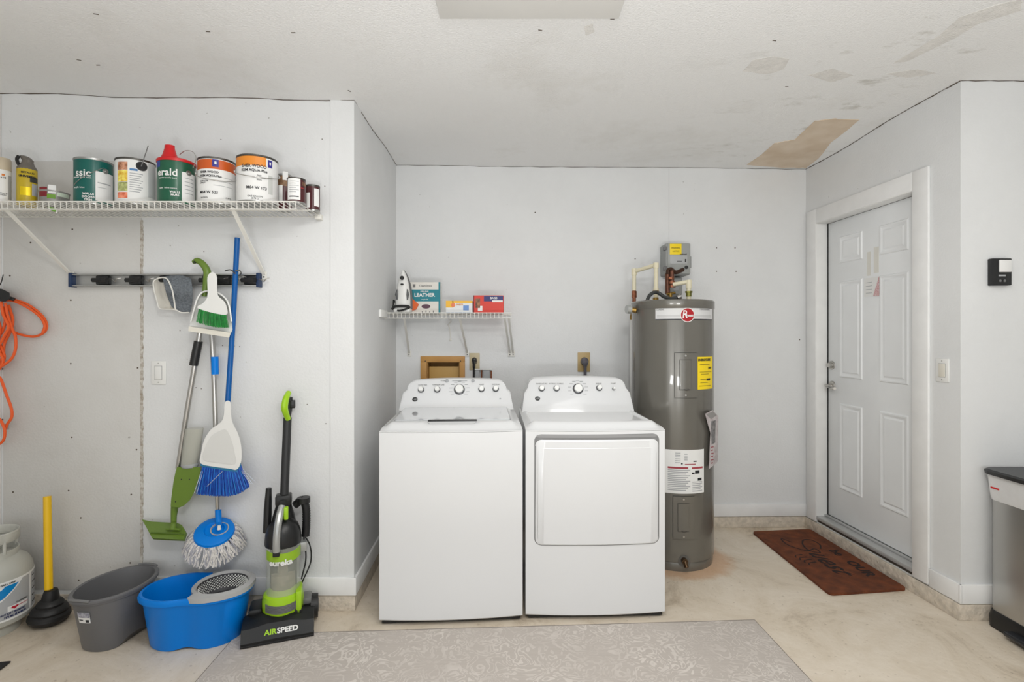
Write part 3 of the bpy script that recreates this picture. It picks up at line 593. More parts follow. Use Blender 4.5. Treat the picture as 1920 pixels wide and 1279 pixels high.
for px in (193, 255, 312, 392, 420, 470):
    c = W(px, 526, 2.56); mb = MB(); mb.box((c.x - .032, 2.551, zb + .007), (c.x + .032, 2.576, zt - .007), .006)
    g = mb.build('grip_block', M_black, t, True)
    mb = MB(); mb.cyl((c.x - .036, 2.54, c.z), (c.x + .036, 2.54, c.z), .011, n=14); mb.build('rubber_roller', M_blackr, g, True)
    mb = MB(); mb.tube(spline([(c.x + .038, 2.55, c.z + .006), (c.x + .06, 2.545, c.z + .002), (c.x + .078, 2.54, c.z - .008), (c.x + .09, 2.532, c.z + .004), (c.x + .105, 2.54, c.z + .010)], 5), .0022, 6); mb.build('spring_hook', M_steel, g, True)
# grey mop pad folded over the rail
t = thing('mop_pad', 'folded grey felt mop pad with white backing draped over the tool rail', 'mop pad', W(325, 560, 2.53))
M_felt = mat('grey_felt', (112, 118, 124), .95, var=.35, scale=120, bump=.3, bscale=300); M_terry = mat('white_backing', (220, 216, 206), .9, bump=.2, bscale=200)
def padfn(off):
    top = [(305, 519), (322, 516), (342, 516), (358, 522)]; bot = [(322, 576), (336, 584), (348, 587), (357, 585)]
    right = None
    def f(u, v):
        i = min(2, int(u * 3)); k = u * 3 - i; a = Vector(top[i]).lerp(Vector(top[i + 1]), k); b = Vector(bot[i]).lerp(Vector(bot[i + 1]), k)
        q = a.lerp(b, v); q.x += 5 * math.sin(v * PI) * (1 - u) * -.5 + 4 * math.sin(v * PI) * u
        return W(q.x, q.y, 2.535 - .03 * math.sin(PI * min(1, v * 1.4)) - .02 * (1 - u) + off)
    return f
mb = MB(); mb.sheet(12, 12, padfn(0), padfn(.008)); mb.build('felt_side', M_felt, t, True, ang=60)
def curl(off):
    # the near flap curls open showing the pale lining
    L = [(289, 527), (290, 545), (295, 562), (299, 578)]; Rr_ = [(312, 522), (321, 540), (326, 560), (329, 580)]
    def f(u, v):
        i = min(2, int(v * 3)); k = v * 3 - i; a = Vector(L[i]).lerp(Vector(L[i + 1]), k); b = Vector(Rr_[i]).lerp(Vector(Rr_[i + 1]), k); q = a.lerp(b, u)
        if v < .2: q.y -= 3.5 * math.sin(u * PI) * (1 - v * 5)
        return W(q.x, q.y, 2.52 - .018 * math.cos(u * PI) * 1 + .022 * math.sin(u * PI) + off)
    return f
mb = MB(); mb.sheet(12, 12, curl(0), curl(.005)); mb.build('lining_side', M_terry, t, True, ang=60)
mb = MB(); mb.tube(spline([W(289, 545, 2.50), W(288, 528, 2.50), W(300, 521, 2.50), W(313, 523, 2.495), W(322, 541, 2.49), W(326, 560, 2.49), W(329, 581, 2.495)], 6), .0035, 8); mb.tube(spline([W(289, 545, 2.50), W(294, 563, 2.50), W(299, 578, 2.50), W(314, 580, 2.50), W(329, 581, 2.495), W(340, 586, 2.50), W(354, 586, 2.51)], 6), .003, 8); mb.build('hem', mat('white_hem', (228, 226, 220), .8), t, True)

def limb(mb, pts, Y, wpx, dep=None, n=12, squash=1):
    """tapering rod through photo points, widths in photo pixels"""
    P = spline([W(a, b, y) for (a, b), y in zip(pts, Y if isinstance(Y, (list, tuple)) else [Y] * len(pts))], 6)
    ws = [w_ * 2.5 / F / 2 for w_ in wpx]; radii = []
    for i in range(len(P)):
        u = i / (len(P) - 1) * (len(ws) - 1); k = min(len(ws) - 2, int(u)); radii.append(ws[k] + (ws[k + 1] - ws[k]) * (u - k))
    mb.tube(P, 1, n, radii=radii); return mb
def slabpts(mb, pts, Y, th, bulge=0, yfn=None):
    """closed outline given in photo points, extruded along the view depth"""
    f0 = lambda a, b: W(a, b, (yfn(a, b) if yfn else Y)); f1 = lambda a, b: W(a, b, (yfn(a, b) if yfn else Y) + th)
    mb.prism(pts, f0, f1); return mb
def smooth2(pts, n=4, closed=True):
    out = []; N = len(pts)
    for i in range(N):
        a, b, c, d = [Vector(pts[(i + k) % N]) for k in (-1, 0, 1, 2)]
        for k in range(n):
            t = k / n; q = .5 * ((2 * b) + (c - a) * t + (2 * a - 5 * b + 4 * c - d) * t * t + (3 * b - 3 * c + d - a) * t ** 3); out.append((q.x, q.y))
    return out
def bevel_last(mb, off, seg=2):
    bmesh.ops.bevel(mb.bm, geom=[e for e in mb.bm.edges if len(e.link_faces) == 2 and e.calc_face_angle(0) > R(40)], offset=off, segments=seg, affect='EDGES'); return mb

# green spray mop
t = thing('spray_mop', 'moss green spray mop with clear bottle and flat head, hanging from the rail', 'mop', W(340, 800, 2.53)); 
mb = MB(); limb(mb, [(362, 492), (370, 489), (380, 495), (388, 508), (388, 525), (385, 540), (383, 556)], 2.49, [7, 11, 12, 13, 13, 10, 8]); mb.build('curved_handle', M_green, t, True)
mb = MB(); c = W(366, 492, 2.484); mb.cyl(c, c + Vector((0, -.0085, 0)), .006, n=12); mb.build('hanging_hole', mat('dark_green_hole', (40, 52, 26), .6), t, True)
mb = MB(); limb(mb, [(383, 550), (375, 620), (366, 680), (350, 775), (334, 878)], [2.53] * 5, [9, 9, 9, 9, 9]); mb.build('pole', M_steel, t, True)
mb = MB(); limb(mb, [(372, 640), (363, 685)], 2.53, [15, 15]); mb.build('foam_grip', M_black, t, True)
mb = MB(); body = [(332, 876), (376, 876), (374, 895), (367, 918), (356, 938), (345, 948), (336, 952), (320, 950), (321, 935), (325, 905), (329, 885)]
slabpts(mb, body, 2.485, .045); bevel_last(mb, .006); mb.build('spray_body', M_green, t, True)
mb = MB(); limb(mb, [(328, 948), (326, 968), (326, 982)], 2.515, [13, 10, 9]); mb.build('neck', M_green, t, True)
for (a, b) in ((340, 899), (355, 899), (329, 941)):
    mb = MB(); c = W(a, b, 2.4845); mb.cyl(c, c + Vector((0, .004, 0)), .0032, n=8); mb.build('screw', M_ink, t, True)
mb = MB(); bt = [(365, 803, 15.5), (364, 808, 16), (358, 850, 15.5), (355, 870, 14)]
mb.loft([[Vector(W(a, b, 2.505)) + Vector((math.cos(2 * PI * k / 24) * w_ * 2.5 / F, math.sin(2 * PI * k / 24) * .032, 0)) for k in range(24)] for a, b, w_ in bt]); mb.build('water_bottle', mat('smoky_clear_plastic', (196, 196, 184), .12, alpha=.55), t, True)
mb = MB(); c = W(356, 872, 2.505); mb.lathe(c, [(.036, -.010), (.04, -.004), (.04, .006), (.036, .009)], 24, ell=.8); mb.build('bottle_seat', M_pgrey, t, True)
head = [(266, 974), (283, 978), (333, 981), (340, 984), (348, 998), (344, 1012), (300, 1010), (285, 1009), (275, 990)]
mb = MB(); hf = lambda a, b: 2.565 - .13 * (b - 974) / 38
mb.prism(head, lambda a, b: W(a, b, hf(a, b)) , lambda a, b: W(a, b, hf(a, b)) + Vector((0, .012, -.012))); bevel_last(mb, .003); hd = mb.build('flat_head', M_green, t, True)
mb = MB(); mb.tube([W(283, 999, 2.475), W(315, 1000, 2.47), W(344, 1002, 2.465)], .004, 6); mb.build('head_ridge', mat('moss_green_dark', (84, 110, 36), .4), hd, True)
mb = MB(); limb(mb, [(326, 980), (325, 991)], 2.49, [9, 12]); mb.tube([W(312, 992, 2.49), W(338, 993, 2.48)], .006, 8); mb.build('swivel_joint', M_green, hd, True)

# dustpan with green hand brush
t = thing('dustpan', 'white dustpan hanging behind the green-bristled hand brush', 'dustpan', W(392, 600, 2.48))
tray = [(376, 549), (388, 547), (400, 548), (418, 556), (428, 570), (434, 600), (436, 618), (430, 632), (354, 620), (357, 603), (363, 580), (369, 560)]
def dp(off):
    return lambda a, b: W(a, b, 2.497 + off - .02 * (b - 548) / 84)
mb = MB(); mb.prism(tray, dp(0), dp(.006)); pn = mb.build('tray', M_white, t, True)
mb = MB(); mb.tube(spline([W(358, 603, 2.455), W(364, 580, 2.45), W(370, 560, 2.45), W(380, 548, 2.46), W(398, 546, 2.465), W(418, 555, 2.455), W(429, 572, 2.45), W(434, 603, 2.455)], 6), .004, 8)
rim = spline([Vector((358, 603, 0)), Vector((364, 580, 0)), Vector((370, 560, 0)), Vector((380, 548, 0)), Vector((398, 546, 0)), Vector((418, 555, 0)), Vector((429, 572, 0)), Vector((434, 603, 0))], 6)
for p, q in zip(rim, rim[1:]):
    mb.face([W(p.x, p.y, 2.455), W(q.x, q.y, 2.455), dp(.002)(q.x, q.y), dp(.002)(p.x, p.y)])
mb.build('side_wall', M_white, t, True)
mb = MB(); mb.prism([(354, 612), (432, 624), (430, 633), (353, 621)], lambda a, b: W(a, b, 2.455), lambda a, b: W(a, b, 2.478)); bevel_last(mb, .002); mb.build('front_lip', mat('cream_rubber', (232, 228, 216), .5), t, True)
t = thing('hand_brush', 'small hand brush with bright green bristles clipped into the dustpan', 'brush', W(398, 590, 2.44))
hb = smooth2([(401, 511), (407, 520), (407, 545), (410, 556), (421, 566), (426, 580), (424, 590), (400, 587), (373, 579), (371, 574), (380, 569), (389, 557), (389, 540), (389, 520), (394, 512)], 3)
mb = MB(); slabpts(mb, hb, 2.435, .02); bevel_last(mb, .005); mb.build('brush_handle', M_white, t, True)
mb = MB(); M_gb = mat('green_bristle', (10, 156, 56), .5, rgb2=(6, 110, 40), scale=60)
for i in range(46):
    for j in range(3):
        u = (i + random.random() * .6) / 46; a = W(374 + 50 * u, 577 + 11 * u, 2.438 + j * .008); b = W(368 + 62 * u + random.uniform(-.6, .6), 607 + 11 * u + random.uniform(-1, 1) - 4 * (abs(u - .5) * 2) ** 2, 2.432 + j * .012); mb.tube([a, a.lerp(b, .5) + Vector((0, -.002, 0)), b], .0011, 4)
mb.build('bristles', M_gb, t, True, kind='stuff')

# blue pole angle broom
t = thing('broom', 'broom with dark blue pole, white fan head and bright blue bristles', 'broom', W(420, 860, 2.48))
mb = MB(); limb(mb, [(445, 446), (437, 600), (427, 756)], [2.51, 2.505, 2.50], [9.5, 9.5, 9.5], n=16); mb.build('pole', M_bluedark, t, True)
fan = smooth2([(422, 754), (432, 754), (433, 778), (437, 795), (446, 812), (452, 835), (453, 858), (450, 872), (443, 881), (430, 879), (400, 875), (376, 869), (377, 850), (383, 825), (396, 805), (414, 792), (420, 778)], 3)
mb = MB(); slabpts(mb, fan, 2.465, .035); bevel_last(mb, .009, 3); mb.build('fan_head', M_white, t, True)
mb = MB(); slabpts(mb, smooth2([(384, 840), (396, 818), (412, 808), (424, 806), (434, 825), (440, 850), (441, 870), (410, 868), (381, 862)], 3), 2.4625, .004); bevel_last(mb, .0015, 1); mb.build('fan_panel', mat('white_panel', (222, 222, 219), .45), t, True)
mb = MB(); slabpts(mb, [(376, 868), (443, 880), (452, 868), (452, 874), (443, 886), (376, 874)], 2.468, .03); mb.build('ferrule', mat('teal_edge', (40, 120, 160), .4), t, True)
mb = MB(); mb2 = MB()
for i in range(80):
    for j in range(5):
        u = (i + random.random() * .8) / 80; tx = 380 + 72 * u; ty = 873 + (8 * u / .85 if u < .85 else 8 - 12 * (u - .85) / .15 * .8)
        bx = 368 + 100 * u + random.uniform(-1, 1); by = 926 + 4 * math.sin(PI * u) - (14 * ((u - .6) / .4) ** 2 if u > .6 else 0) + random.uniform(-1.5, 1.5)
        a = W(tx, ty, 2.47 + j * .007); b = W(bx, by, 2.455 + j * .014); (mb if (i * 7 + j * 3) % 5 else mb2).tube([a, a.lerp(b, .5), b], .0012, 4)
mb.build('bristles', mat('blue_bristle', (14, 92, 196), .45, rgb2=(10, 60, 160), scale=40), t, True, kind='stuff'); mb2.build('bristles', mat('light_blue_bristle', (40, 140, 220), .4), t, True, kind='stuff')
mb = MB()
for (a, b) in (((455, 880), (478, 903)), ((454, 882), (474, 908)), ((453, 884), (470, 908)), ((377, 884), (364, 925)), ((376, 890), (366, 918)), ((417, 884), (388, 912)), ((380, 884), (369, 926))): mb.tube([W(*a, 2.46), W(*b, 2.445)], .0012, 4)
mb.build('stray_bristles', mat('pale_bristle', (190, 198, 214), .5), t, True, kind='stuff')
t = thing('rail_clip', 'bent grey metal clip holding the blue broom pole at the rail', 'clip', W(445, 512, 2.50))
mb = MB(); mb.tube(spline([W(422, 508, 2.50), W(431, 506, 2.49), (W(437, 509, 2.49)), W(441, 513, 2.485)], 5), .0032, 6); mb.tube(spline([W(441, 508, 2.485), W(449, 507, 2.50), W(452, 512, 2.51), W(450, 517, 2.52), W(462, 520, 2.54)], 5), .0028, 6); mb.build('clip_wire', mat('dark_steel', (110, 110, 108), .35, .8), t, True)

# string spin mop
t = thing('spin_mop', 'spin mop with chrome pole, blue disc and white string fringe', 'mop', W(400, 1010, 2.47))
mb = MB(); limb(mb, [(397, 624), (401, 700), (405, 830), (408, 960)], 2.54, [9, 9, 8.5, 7]); mb.build('pole', M_steel, t, True)
mb = MB(); limb(mb, [(402.5, 669), (403.5, 702)], 2.54, [13, 13]); mb.build('grip_sleeve', M_blue, t, True)
mb = MB(); limb(mb, [(409, 956), (410, 980), (411, 988)], [2.54, 2.525, 2.50], [11, 11, 10]); mb.build('connector', M_blue, t, True)
mb = MB(); limb(mb, [(411, 985), (411, 993)], 2.475, [5, 7]); mb.build('pivot', M_white, t, True)
# disc frame: plane tilted, normal up towards the camera
C = W(402, 997, 2.50); ux = (W(435, 1012, 2.50) - W(370, 985, 2.50)).normalized(); nrm = Vector((.18, -.45, .87)); ux = (ux - nrm.normalized() * ux.dot(nrm.normalized())).normalized(); nz = nrm.normalized(); uy = nz.cross(ux)
MD = Matrix(((ux.x, uy.x, nz.x, C.x), (ux.y, uy.y, nz.y, C.y), (ux.z, uy.z, nz.z, C.z), (0, 0, 0, 1)))
mb = MB(); mb.lathe((0, 0, 0), [(.086, -.012), (.09, -.006), (.087, .004), (.07, .012), (.045, .016), (.04, .010)], 40, M=MD); mb.build('disc', M_blue, t, True)
mb = MB(); mb.lathe((0, 0, 0), [(.039, .008), (.041, .016), (.036, .017), (.034, .009)], 30, M=MD @ Matrix.Translation((.02, .012, 0))); mb.build('disc_ring', M_pgrey, t, True)
mA, mB_ = MB(), MB()
for i in range(230):
    a = random.random() * 2 * PI; r0 = .083; L_ = random.uniform(.85, 1.05)
    pts = []
    for k in range(6):
        s = k / 5; r = r0 + .055 * s * L_ ; zz = -.008 - .045 * s * s * L_; aa = a + .10 * math.sin(s * 5 + i) * s
        p = MD @ Vector((r * math.cos(aa), r * math.sin(aa), zz)); p.z -= .025 * s * s; p.y = min(p.y, 2.575); pts.append(p + Vector((random.uniform(-1, 1), random.uniform(-1, 1), random.uniform(-1, 1))) * .002)
    (mA if i % 3 else mB_).tube(pts, random.uniform(.0026, .0038), 5)
mA.build('string_fringe', mat('mop_string', (226, 222, 218), .9, var=.25, scale=150), t, True, kind='stuff'); mB_.build('string_fringe', mat('mop_string_grey', (168, 168, 176), .9), t, True, kind='stuff')

# orange extension cord on the left
t = thing('extension_cord', 'orange extension cord hanging in loops at the left edge', 'cord', W(8, 570, 2.55))
loops = [
 [(4, 556), (22, 561), (50, 570), (75, 588), (87, 606), (84, 622), (66, 631), (45, 629), (26, 622), (14, 605), (8, 580)],
 [(4, 564), (24, 564), (52, 577), (74, 593), (84, 610), (80, 624)],
 [(10, 568), (14, 590), (22, 615), (29, 632), (29, 655), (22, 672), (8, 684), (-8, 692)],
 [(2, 566), (6, 590), (16, 612), (8, 630), (0, 645)],
 [(16, 572), (24, 600), (20, 620), (8, 645), (6, 668), (-4, 682)],
 [(6, 575), (10, 600), (4, 622), (-6, 636), (4, 655), (8, 672), (-4, 690)],
 [(-8, 590), (0, 615), (-4, 650), (6, 678), (-6, 700), (2, 712), (12, 740), (21, 765), (22, 782), (14, 795), (10, 806)],
 [(-8, 780), (2, 790), (9, 808), (6, 826), (-8, 838)]]
loops += [[(-14 - x * .8, y + 2) for x, y in lp] for lp in loops]
loops += [[(-8, 545), (-7, 560), (-8, 575)]]
for k, lp in enumerate(loops):
    mb = MB(); mb.tube(spline([W(a, b, 2.565 - .012 * (k % 4)) for a, b in lp], 6), .0062, 8); mb.build('cord_loop', M_orange, t, True)
mb = MB(); slabpts(mb, [(-14, 540), (4, 542), (18, 549), (19, 560), (10, 566), (-14, 563)], 2.515, .04); bevel_last(mb, .006); mb.build('cord_holder', M_black, t, True)
mb = MB(); mb.tube([W(16, 558, 2.53), W(27, 562, 2.54)], .009, 10); mb.build('plug', M_black, t, True)
mb = MB(); mb.tube([W(13, 794, 2.56), W(14, 806, 2.56)], .007, 8); mb.build('plug_tip', M_pgrey, t, True)
t = tag(MB().tube(spline([W(6, 515, 2.575), W(4, 524, 2.57), W(1, 532, 2.57), W(-3, 538, 2.58)], 5), .0022, 6).build('wall_hook', M_black), 'thin black wire hook above the orange cord', 'hook')

# ------------------------------------------------------------ floor things on the left
# propane cylinder
px_, py_ = -2.474, 2.398; Rr = .155
t = thing('propane_cylinder', 'grey propane cylinder with blue swoosh label cut by the left edge', 'gas cylinder', (px_, py_, 0), 0)
M_lp = mat('cylinder_grey', (186, 186, 178), .4, var=.04, scale=12)
mb = MB(); prof = [(.08, .03), (.12, .04), (.148, .06), (.155, .085), (.155, .265), (.150, .30), (.135, .33), (.105, .355), (.06, .368), (.02, .372)]; mb.lathe((0, 0, 0), prof, 48); mb.build('tank', M_lp, t)
mb = MB(); mb.lathe((0, 0, 0), [(.108, 0), (.11, .004), (.112, .04), (.10, .045), (.098, .004)], 40); mb.build('foot_ring', M_lp, t)
mb = MB(); ring = []
for (r, z) in ((.100, .345), (.104, .38), (.104, .386), (.100, .386), (.098, .35)): ring.append((r, z))
mb.lathe((0, 0, 0), ring, 40, capt=False, capb=False); mb.lathe((0, 0, 0), [(.103, .425), (.106, .43), (.106, .468), (.102, .472), (.098, .466), (.098, .43)], 40, capt=False, capb=False)
for a in (20, 75, 160, 250, 320): d = Vector((math.sin(R(a)), -math.cos(R(a)), 0)); mb.cyl(d * .101 + Vector((0, 0, .375)), d * .102 + Vector((0, 0, .435)), .007, n=8)
mb.build('collar', mat('collar_grey', (196, 196, 188), .4, var=.1, scale=30), t)
mb = MB(); mb.cyl((0, 0, .36), (0, 0, .41), .018); mb.cyl((0, 0, .41), (0, 0, .43), .03); mb.build('valve', M_brass, t)
lab = patch('label_wrap', mat('label_silver', (178, 180, 182), .35), t, Rr, R(10), R(142), .09, .262, n=30)
patch('label_edge', M_paper, lab, Rr, R(10), R(142), .258, .266, .0012, 30); patch('label_edge', M_paper, lab, Rr, R(10), R(142), .084, .092, .0012, 30); patch('label_edge', M_paper, lab, Rr, R(106), R(110), .09, .262, .0012, 4)
def curvepoly(name, m, parent, Rr, out, th):
    mb = MB(); f = lambda r: (lambda a, z: (r * math.sin(R(a + 30)), -r * math.cos(R(a + 30)), z))
    pts = []
    for k in range(len(out)):
        a, b = out[k], out[(k + 1) % len(out)]
        for i in range(4): pts.append((a[0] + (b[0] - a[0]) * i / 4, a[1] + (b[1] - a[1]) * i / 4))
    mb.bm.faces.new([mb.bm.verts.new(f(Rr + th)(a, z)) for a, z in pts]); bmesh.ops.triangulate(mb.bm, faces=mb.bm.faces)
    bmesh.ops.subdivide_edges(mb.bm, edges=mb.bm.edges, cuts=2, use_grid_fill=True)
    for v in mb.bm.verts:
        l = math.hypot(v.co.x, v.co.y); v.co.x *= (Rr + th) / l; v.co.y *= (Rr + th) / l
    return mb.build(name, m, parent)
curvepoly('white_swoosh', M_paper, lab, Rr, [(-18, .262), (62, .262), (54, .235), (42, .205), (30, .18), (10, .155), (-18, .145)], .0014)
curvepoly('blue_swoosh', mat('label_blue', (0, 132, 202), .4), lab, Rr, [(-18, .246), (54, .246), (46, .222), (34, .196), (22, .178), (5, .165), (-18, .16)], .002)
curvepoly('navy_swoosh', mat('label_navy', (20, 36, 92), .4), lab, Rr, [(-18, .24), (22, .24), (14, .215), (2, .198), (-18, .19)], .0026)
text('lettering', 'PRO-PANE GRILL TANK', .010, M_ink, lab, bend(Rr + .003, R(60), .254), bold=.0003)
text('lettering', "IT'S NOT JUST PROPANE", .011, MATS['label_navy'], lab, bend(Rr + .002, R(72), .115), bold=.0004); text('lettering', "IT'S BLUE RHINO", .012, MATS['label_navy'], lab, bend(Rr + .002, R(80), .101), bold=.0005)
curvepoly('white_box', M_paper, lab, Rr, [(38, .123), (70, .123), (70, .147), (38, .147)], .0014); curvepoly('heart_mark', mat('label_red', (190, 30, 50), .5), lab, Rr, [(42, .138), (45, .143), (48, .139), (51, .143), (54, .138), (48, .127)], .002)
text('lettering', 'PROPANE GAS', .008, MATS['label_red'], lab, bend(Rr + .002, R(91), .138)); text('lettering', 'FLAMMABLE', .010, M_ink, lab, bend(Rr + .002, R(90), .155))
for i in range(9): patch('warning_print', M_pgrey if i % 2 else M_ink, lab, Rr, R(114), R(130 - (i % 3) * 4), .11 + i * .016, .114 + i * .016, .0014, 4)

# plunger
t = thing('plunger', 'yellow-handled plunger with black ribbed rubber cup beside propane cylinder', 'plunger', (-2.31, 2.485, 0))
X, Y = (91.5 - CX) * 2.47 / F, 2.47
t.location = (X, Y, 0); XF[t.name] = Matrix.Translation((X, Y, 0))
tilt = Matrix.Rotation(R(4), 4, 'Y')
mb = MB(); mb.lathe((0, 0, 0), [(.03, .004), (.045, .0), (.062, .006), (.076, .016), (.083, .032), (.080, .046), (.070, .054), (.073, .064), (.066, .078), (.052, .086), (.053, .096), (.046, .106), (.034, .114), (.034, .124), (.028, .15), (.025, .160), (.020, .162)], 40, M=Matrix.Translation((0, 0, .004)) @ tilt); mb.build('rubber_cup', M_blackr, t)
mb = MB(); p = W(91.5, 1112, Y) - Vector((X, Y, 0)); q = W(88.5, 931, Y + .03) - Vector((X, Y, 0)); mb.cyl(p - Vector((0, 0, .02)), q, .0172, .0160, 24); mb.build('stick', mat('yellow_plastic', (240, 192, 24), .3), t)

# grey oval bucket
def oval(a, b, n=48, e=2.0):
    return [(math.copysign(abs(math.cos(2 * PI * i / n)) ** (2 / e), math.cos(2 * PI * i / n)) * a, math.copysign(abs(math.sin(2 * PI * i / n)) ** (2 / e), math.sin(2 * PI * i / n)) * b) for i in range(n)]
def bucket(mb, levels, n=48, base=None):
    rings = [[Vector((x, y, z if not callable(z) else z(x, y))) for x, y in (fn() if callable(fn) else fn)] for fn, z in levels]; mb.loft(rings, cap0=True, cap1=True)
t = thing('bucket', 'dark grey oval bucket with small sticker, next to plunger', 'bucket', (-1.846, 2.362, 0), R(82))
a, b = .180, .143
M_gb1 = mat('graphite_plastic', (104, 104, 106), .4)
mb = MB(); zr = .252
wz_ = lambda x, y: 0.0 + .028 * math.exp(-(x / .055) ** 2) if 1 else 0
bucket(mb, [(oval(a * .66, b * .70, e=2.4), lambda x, y: .03 * math.exp(-((x) / .06) ** 4)), (oval(a * .69, b * .73, e=2.4), lambda x, y: .008 + .03 * math.exp(-((x) / .06) ** 4)), (oval(a * .92, b * .92, e=2.2), zr - .022), (oval(a * .985, b * .985), zr - .021), (oval(a * .985, b * .985), zr - .012), (oval(a * 1.03, b * 1.03), zr - .010), (oval(a * 1.03, b * 1.03), zr - .002), (oval(a * 1.0, b * 1.0), zr + .002), (oval(a * .93, b * .92), zr), (oval(a * .88, b * .88), zr - .03), (oval(a * .66, b * .68, e=2.4), .04)]); mb.build('tub', M_gb1, t)
for s in (-1, 1):
    mb = MB(); mb.tube(spline([Vector((s * a * .97, -.05, zr + .002)), Vector((s * a * .99, -.03, zr + .005)), Vector((s * a * 1.0, 0, zr + .006)), Vector((s * a * .99, .03, zr + .005)), Vector((s * a * .97, .05, zr + .002))], 4), .006, 8); mb.build('rim_grip', mat('graphite_light', (120, 120, 121), .4), t)
# sticker facing the camera: find the local wall direction
fx, fy = None, None
Mi = XF[t.name].inverted(); cdir = Mi.to_3x3() @ Vector((.42, -.9, 0)); ang = math.atan2(cdir.y / b, cdir.x / a) + .0
def side_pt(an, z, off=.0015):
    k = .71 + (.92 - .71) * (z - .008) / (zr - .03); c, s = math.cos(an), math.sin(an); e = 2 / 2.3
    p = Vector((math.copysign(abs(c) ** e, c) * a * k, math.copysign(abs(s) ** e, s) * b * k, z)); n = Vector((c / a, s / b, 0)).normalized(); return p + n * off
a_s = math.atan2((Mi @ Vector((-1.865, 2.19, 0))).y / b, (Mi @ Vector((-1.865, 2.19, 0))).x / a)
A0, A1 = a_s - .17, a_s + .17
def stk(z0, z1, m, nm, off, s0=0, s1=1):
    mb = MB(); g = lambda o: (lambda u, v: side_pt(A0 + (A1 - A0) * (s0 + (s1 - s0) * u), z0 + (z1 - z0) * v, o)); mb.sheet(6, 2, g(off), g(off - .003)); return mb.build(nm, m, t)
stk(.148, .198, M_paper, 'sticker', .004); stk(.174, .198, mat('sticker_photo', (120, 120, 136), .5, rgb2=(190, 190, 200), scale=90), 'sticker_picture', .005); stk(.152, .164, M_ink, 'bar_code', .005, .62, .9); stk(.160, .164, M_ink, 'sticker_print', .005, .08, .4)

# blue spin bucket
t = thing('spin_mop_bucket', 'bright blue spin-mop bucket with grey ring and steel wringer basket', 'bucket', (-1.462, 2.362, 0), R(7))
def peanut(k, n=64, kx=None):
    pts = []
    for i in range(n):
        th = 2 * PI * i / n; x = .235 * math.cos(th); yb = .148 * abs(math.sin(th)) ** .8
        if x > .06: yb *= 1 - .0 * (x - .06)
        yb *= 1 - .13 * math.exp(-((x + .0) / .06) ** 2)
        pts.append((x * (kx or k), math.copysign(yb, math.sin(th)) * k))
    return pts
zr = .238; mb = MB()
bucket(mb, [(peanut(.80), lambda x, y: .012 * math.exp(-(x / .05) ** 2)), (peanut(.825), lambda x, y: .008 + .012 * math.exp(-(x / .05) ** 2)), (peanut(.95), zr - .03), (peanut(.96), zr - .028), (peanut(1.02), zr - .026), (peanut(1.03), zr - .012), (peanut(1.0), zr), (peanut(.95), zr), (peanut(.92), zr - .03), (peanut(.80), .02)]); mb.build('tub', M_blue, t)
# grey ring plate over the right lobe
bx, br = .108, .116
mb = MB(); outer = [(x, y) for x, y in peanut(1.02) if x > .0]; outer.sort(key=lambda q: math.atan2(q[1], q[0] - bx)); n = 48
def ray_out(th):
    # distance from basket centre to the outline along th
    c, s = math.cos(th), math.sin(th); best = .13
    for k in range(400):
        r = .1 + k * .0006; x, y = bx + c * r, s * r
        if x > .2395 or abs(y) > .151 * max(0, 1 - (x / .2397) ** 2) ** .4 * (1 - .13 * math.exp(-(x / .06) ** 2)): break
        best = r
        if x < -.005 and abs(y) > .08: break
        if r > .155 and c < 0: break
    return best
A_, B_, C_, D_ = [], [], [], []
for i in range(n):
    th = 2 * PI * i / n; c, s = math.cos(th), math.sin(th); ro = max(ray_out(th), br + .006) + .004
    if c < -.62: ro = br + .010
    A_.append((bx + c * ro, s * ro, zr - .016)); B_.append((bx + c * ro, s * ro, zr + .004)); C_.append((bx + c * (br + .0), s * (br + .0), zr + .012)); D_.append((bx + c * (br - .010), s * (br - .010), zr + .002))
E_ = [(x, y, zr - .02) for x, y, z in D_]
mb.loft([A_, B_, C_, D_, E_], False, False); mb.build('wringer_ring', mat('light_grey_plastic', (178, 178, 178), .4), t)
mb = MB(); mb.lathe((bx, 0, 0), [(.1055, zr + .002), (.103, zr - .01), (.096, zr - .05), (.080, zr - .066), (.0, zr - .070)], 44, capb=False, capt=False); mb.build('basket', mat('basket_shell', (64, 64, 68), .4, .3), t)
M_bright = mat('painted_steel_glint', (244, 244, 242), .3, 0); mb = MB()  # whitish non-metal colour paints in the bright reflections of the steel studs
for j in range(9):
    for i in range(40):
        th = 2 * PI * (i + .5 * (j % 2)) / 40; r = .1025 - .0012 * j; z = zr - .006 - j * .006; c, s = math.cos(th), math.sin(th)
        mb.box((-.0028, -.0012, -.0026), (.0028, .0012, .0026), 0, Matrix.Translation((bx + c * (r - .002), s * (r - .002), z)) @ Matrix.Rotation(th + PI / 2 + .5, 4, 'Z'))
for q in range(1, 7):
    for i in range(6 * q):
        th = 2 * PI * i / (6 * q); rr_ = .012 * q; mb.box((-.0035, -.0035, 0), (.0035, .0035, .0025), 0, Matrix.Translation((bx + rr_ * math.cos(th), rr_ * math.sin(th), zr - .0695)) @ Matrix.Rotation(th, 4, 'Z'))
mb.build('basket_mesh', M_bright, t, kind='stuff')

# black mat corner at the far left
a, b, c_ = (-2.145, 2.17), (-2.5, 2.13), (-2.45, 1.93)
mb = MB(); mb.prism([(-2.147, 2.17), (-2.637, 2.09), (-2.577, 1.698), (-2.087, 1.778)], lambda x, y: (x, y, .002), lambda x, y: (x, y, .008)); tag(mb.build('rubber_mat', M_blackr), 'black rubber mat whose corner shows at the lower left edge', 'mat')

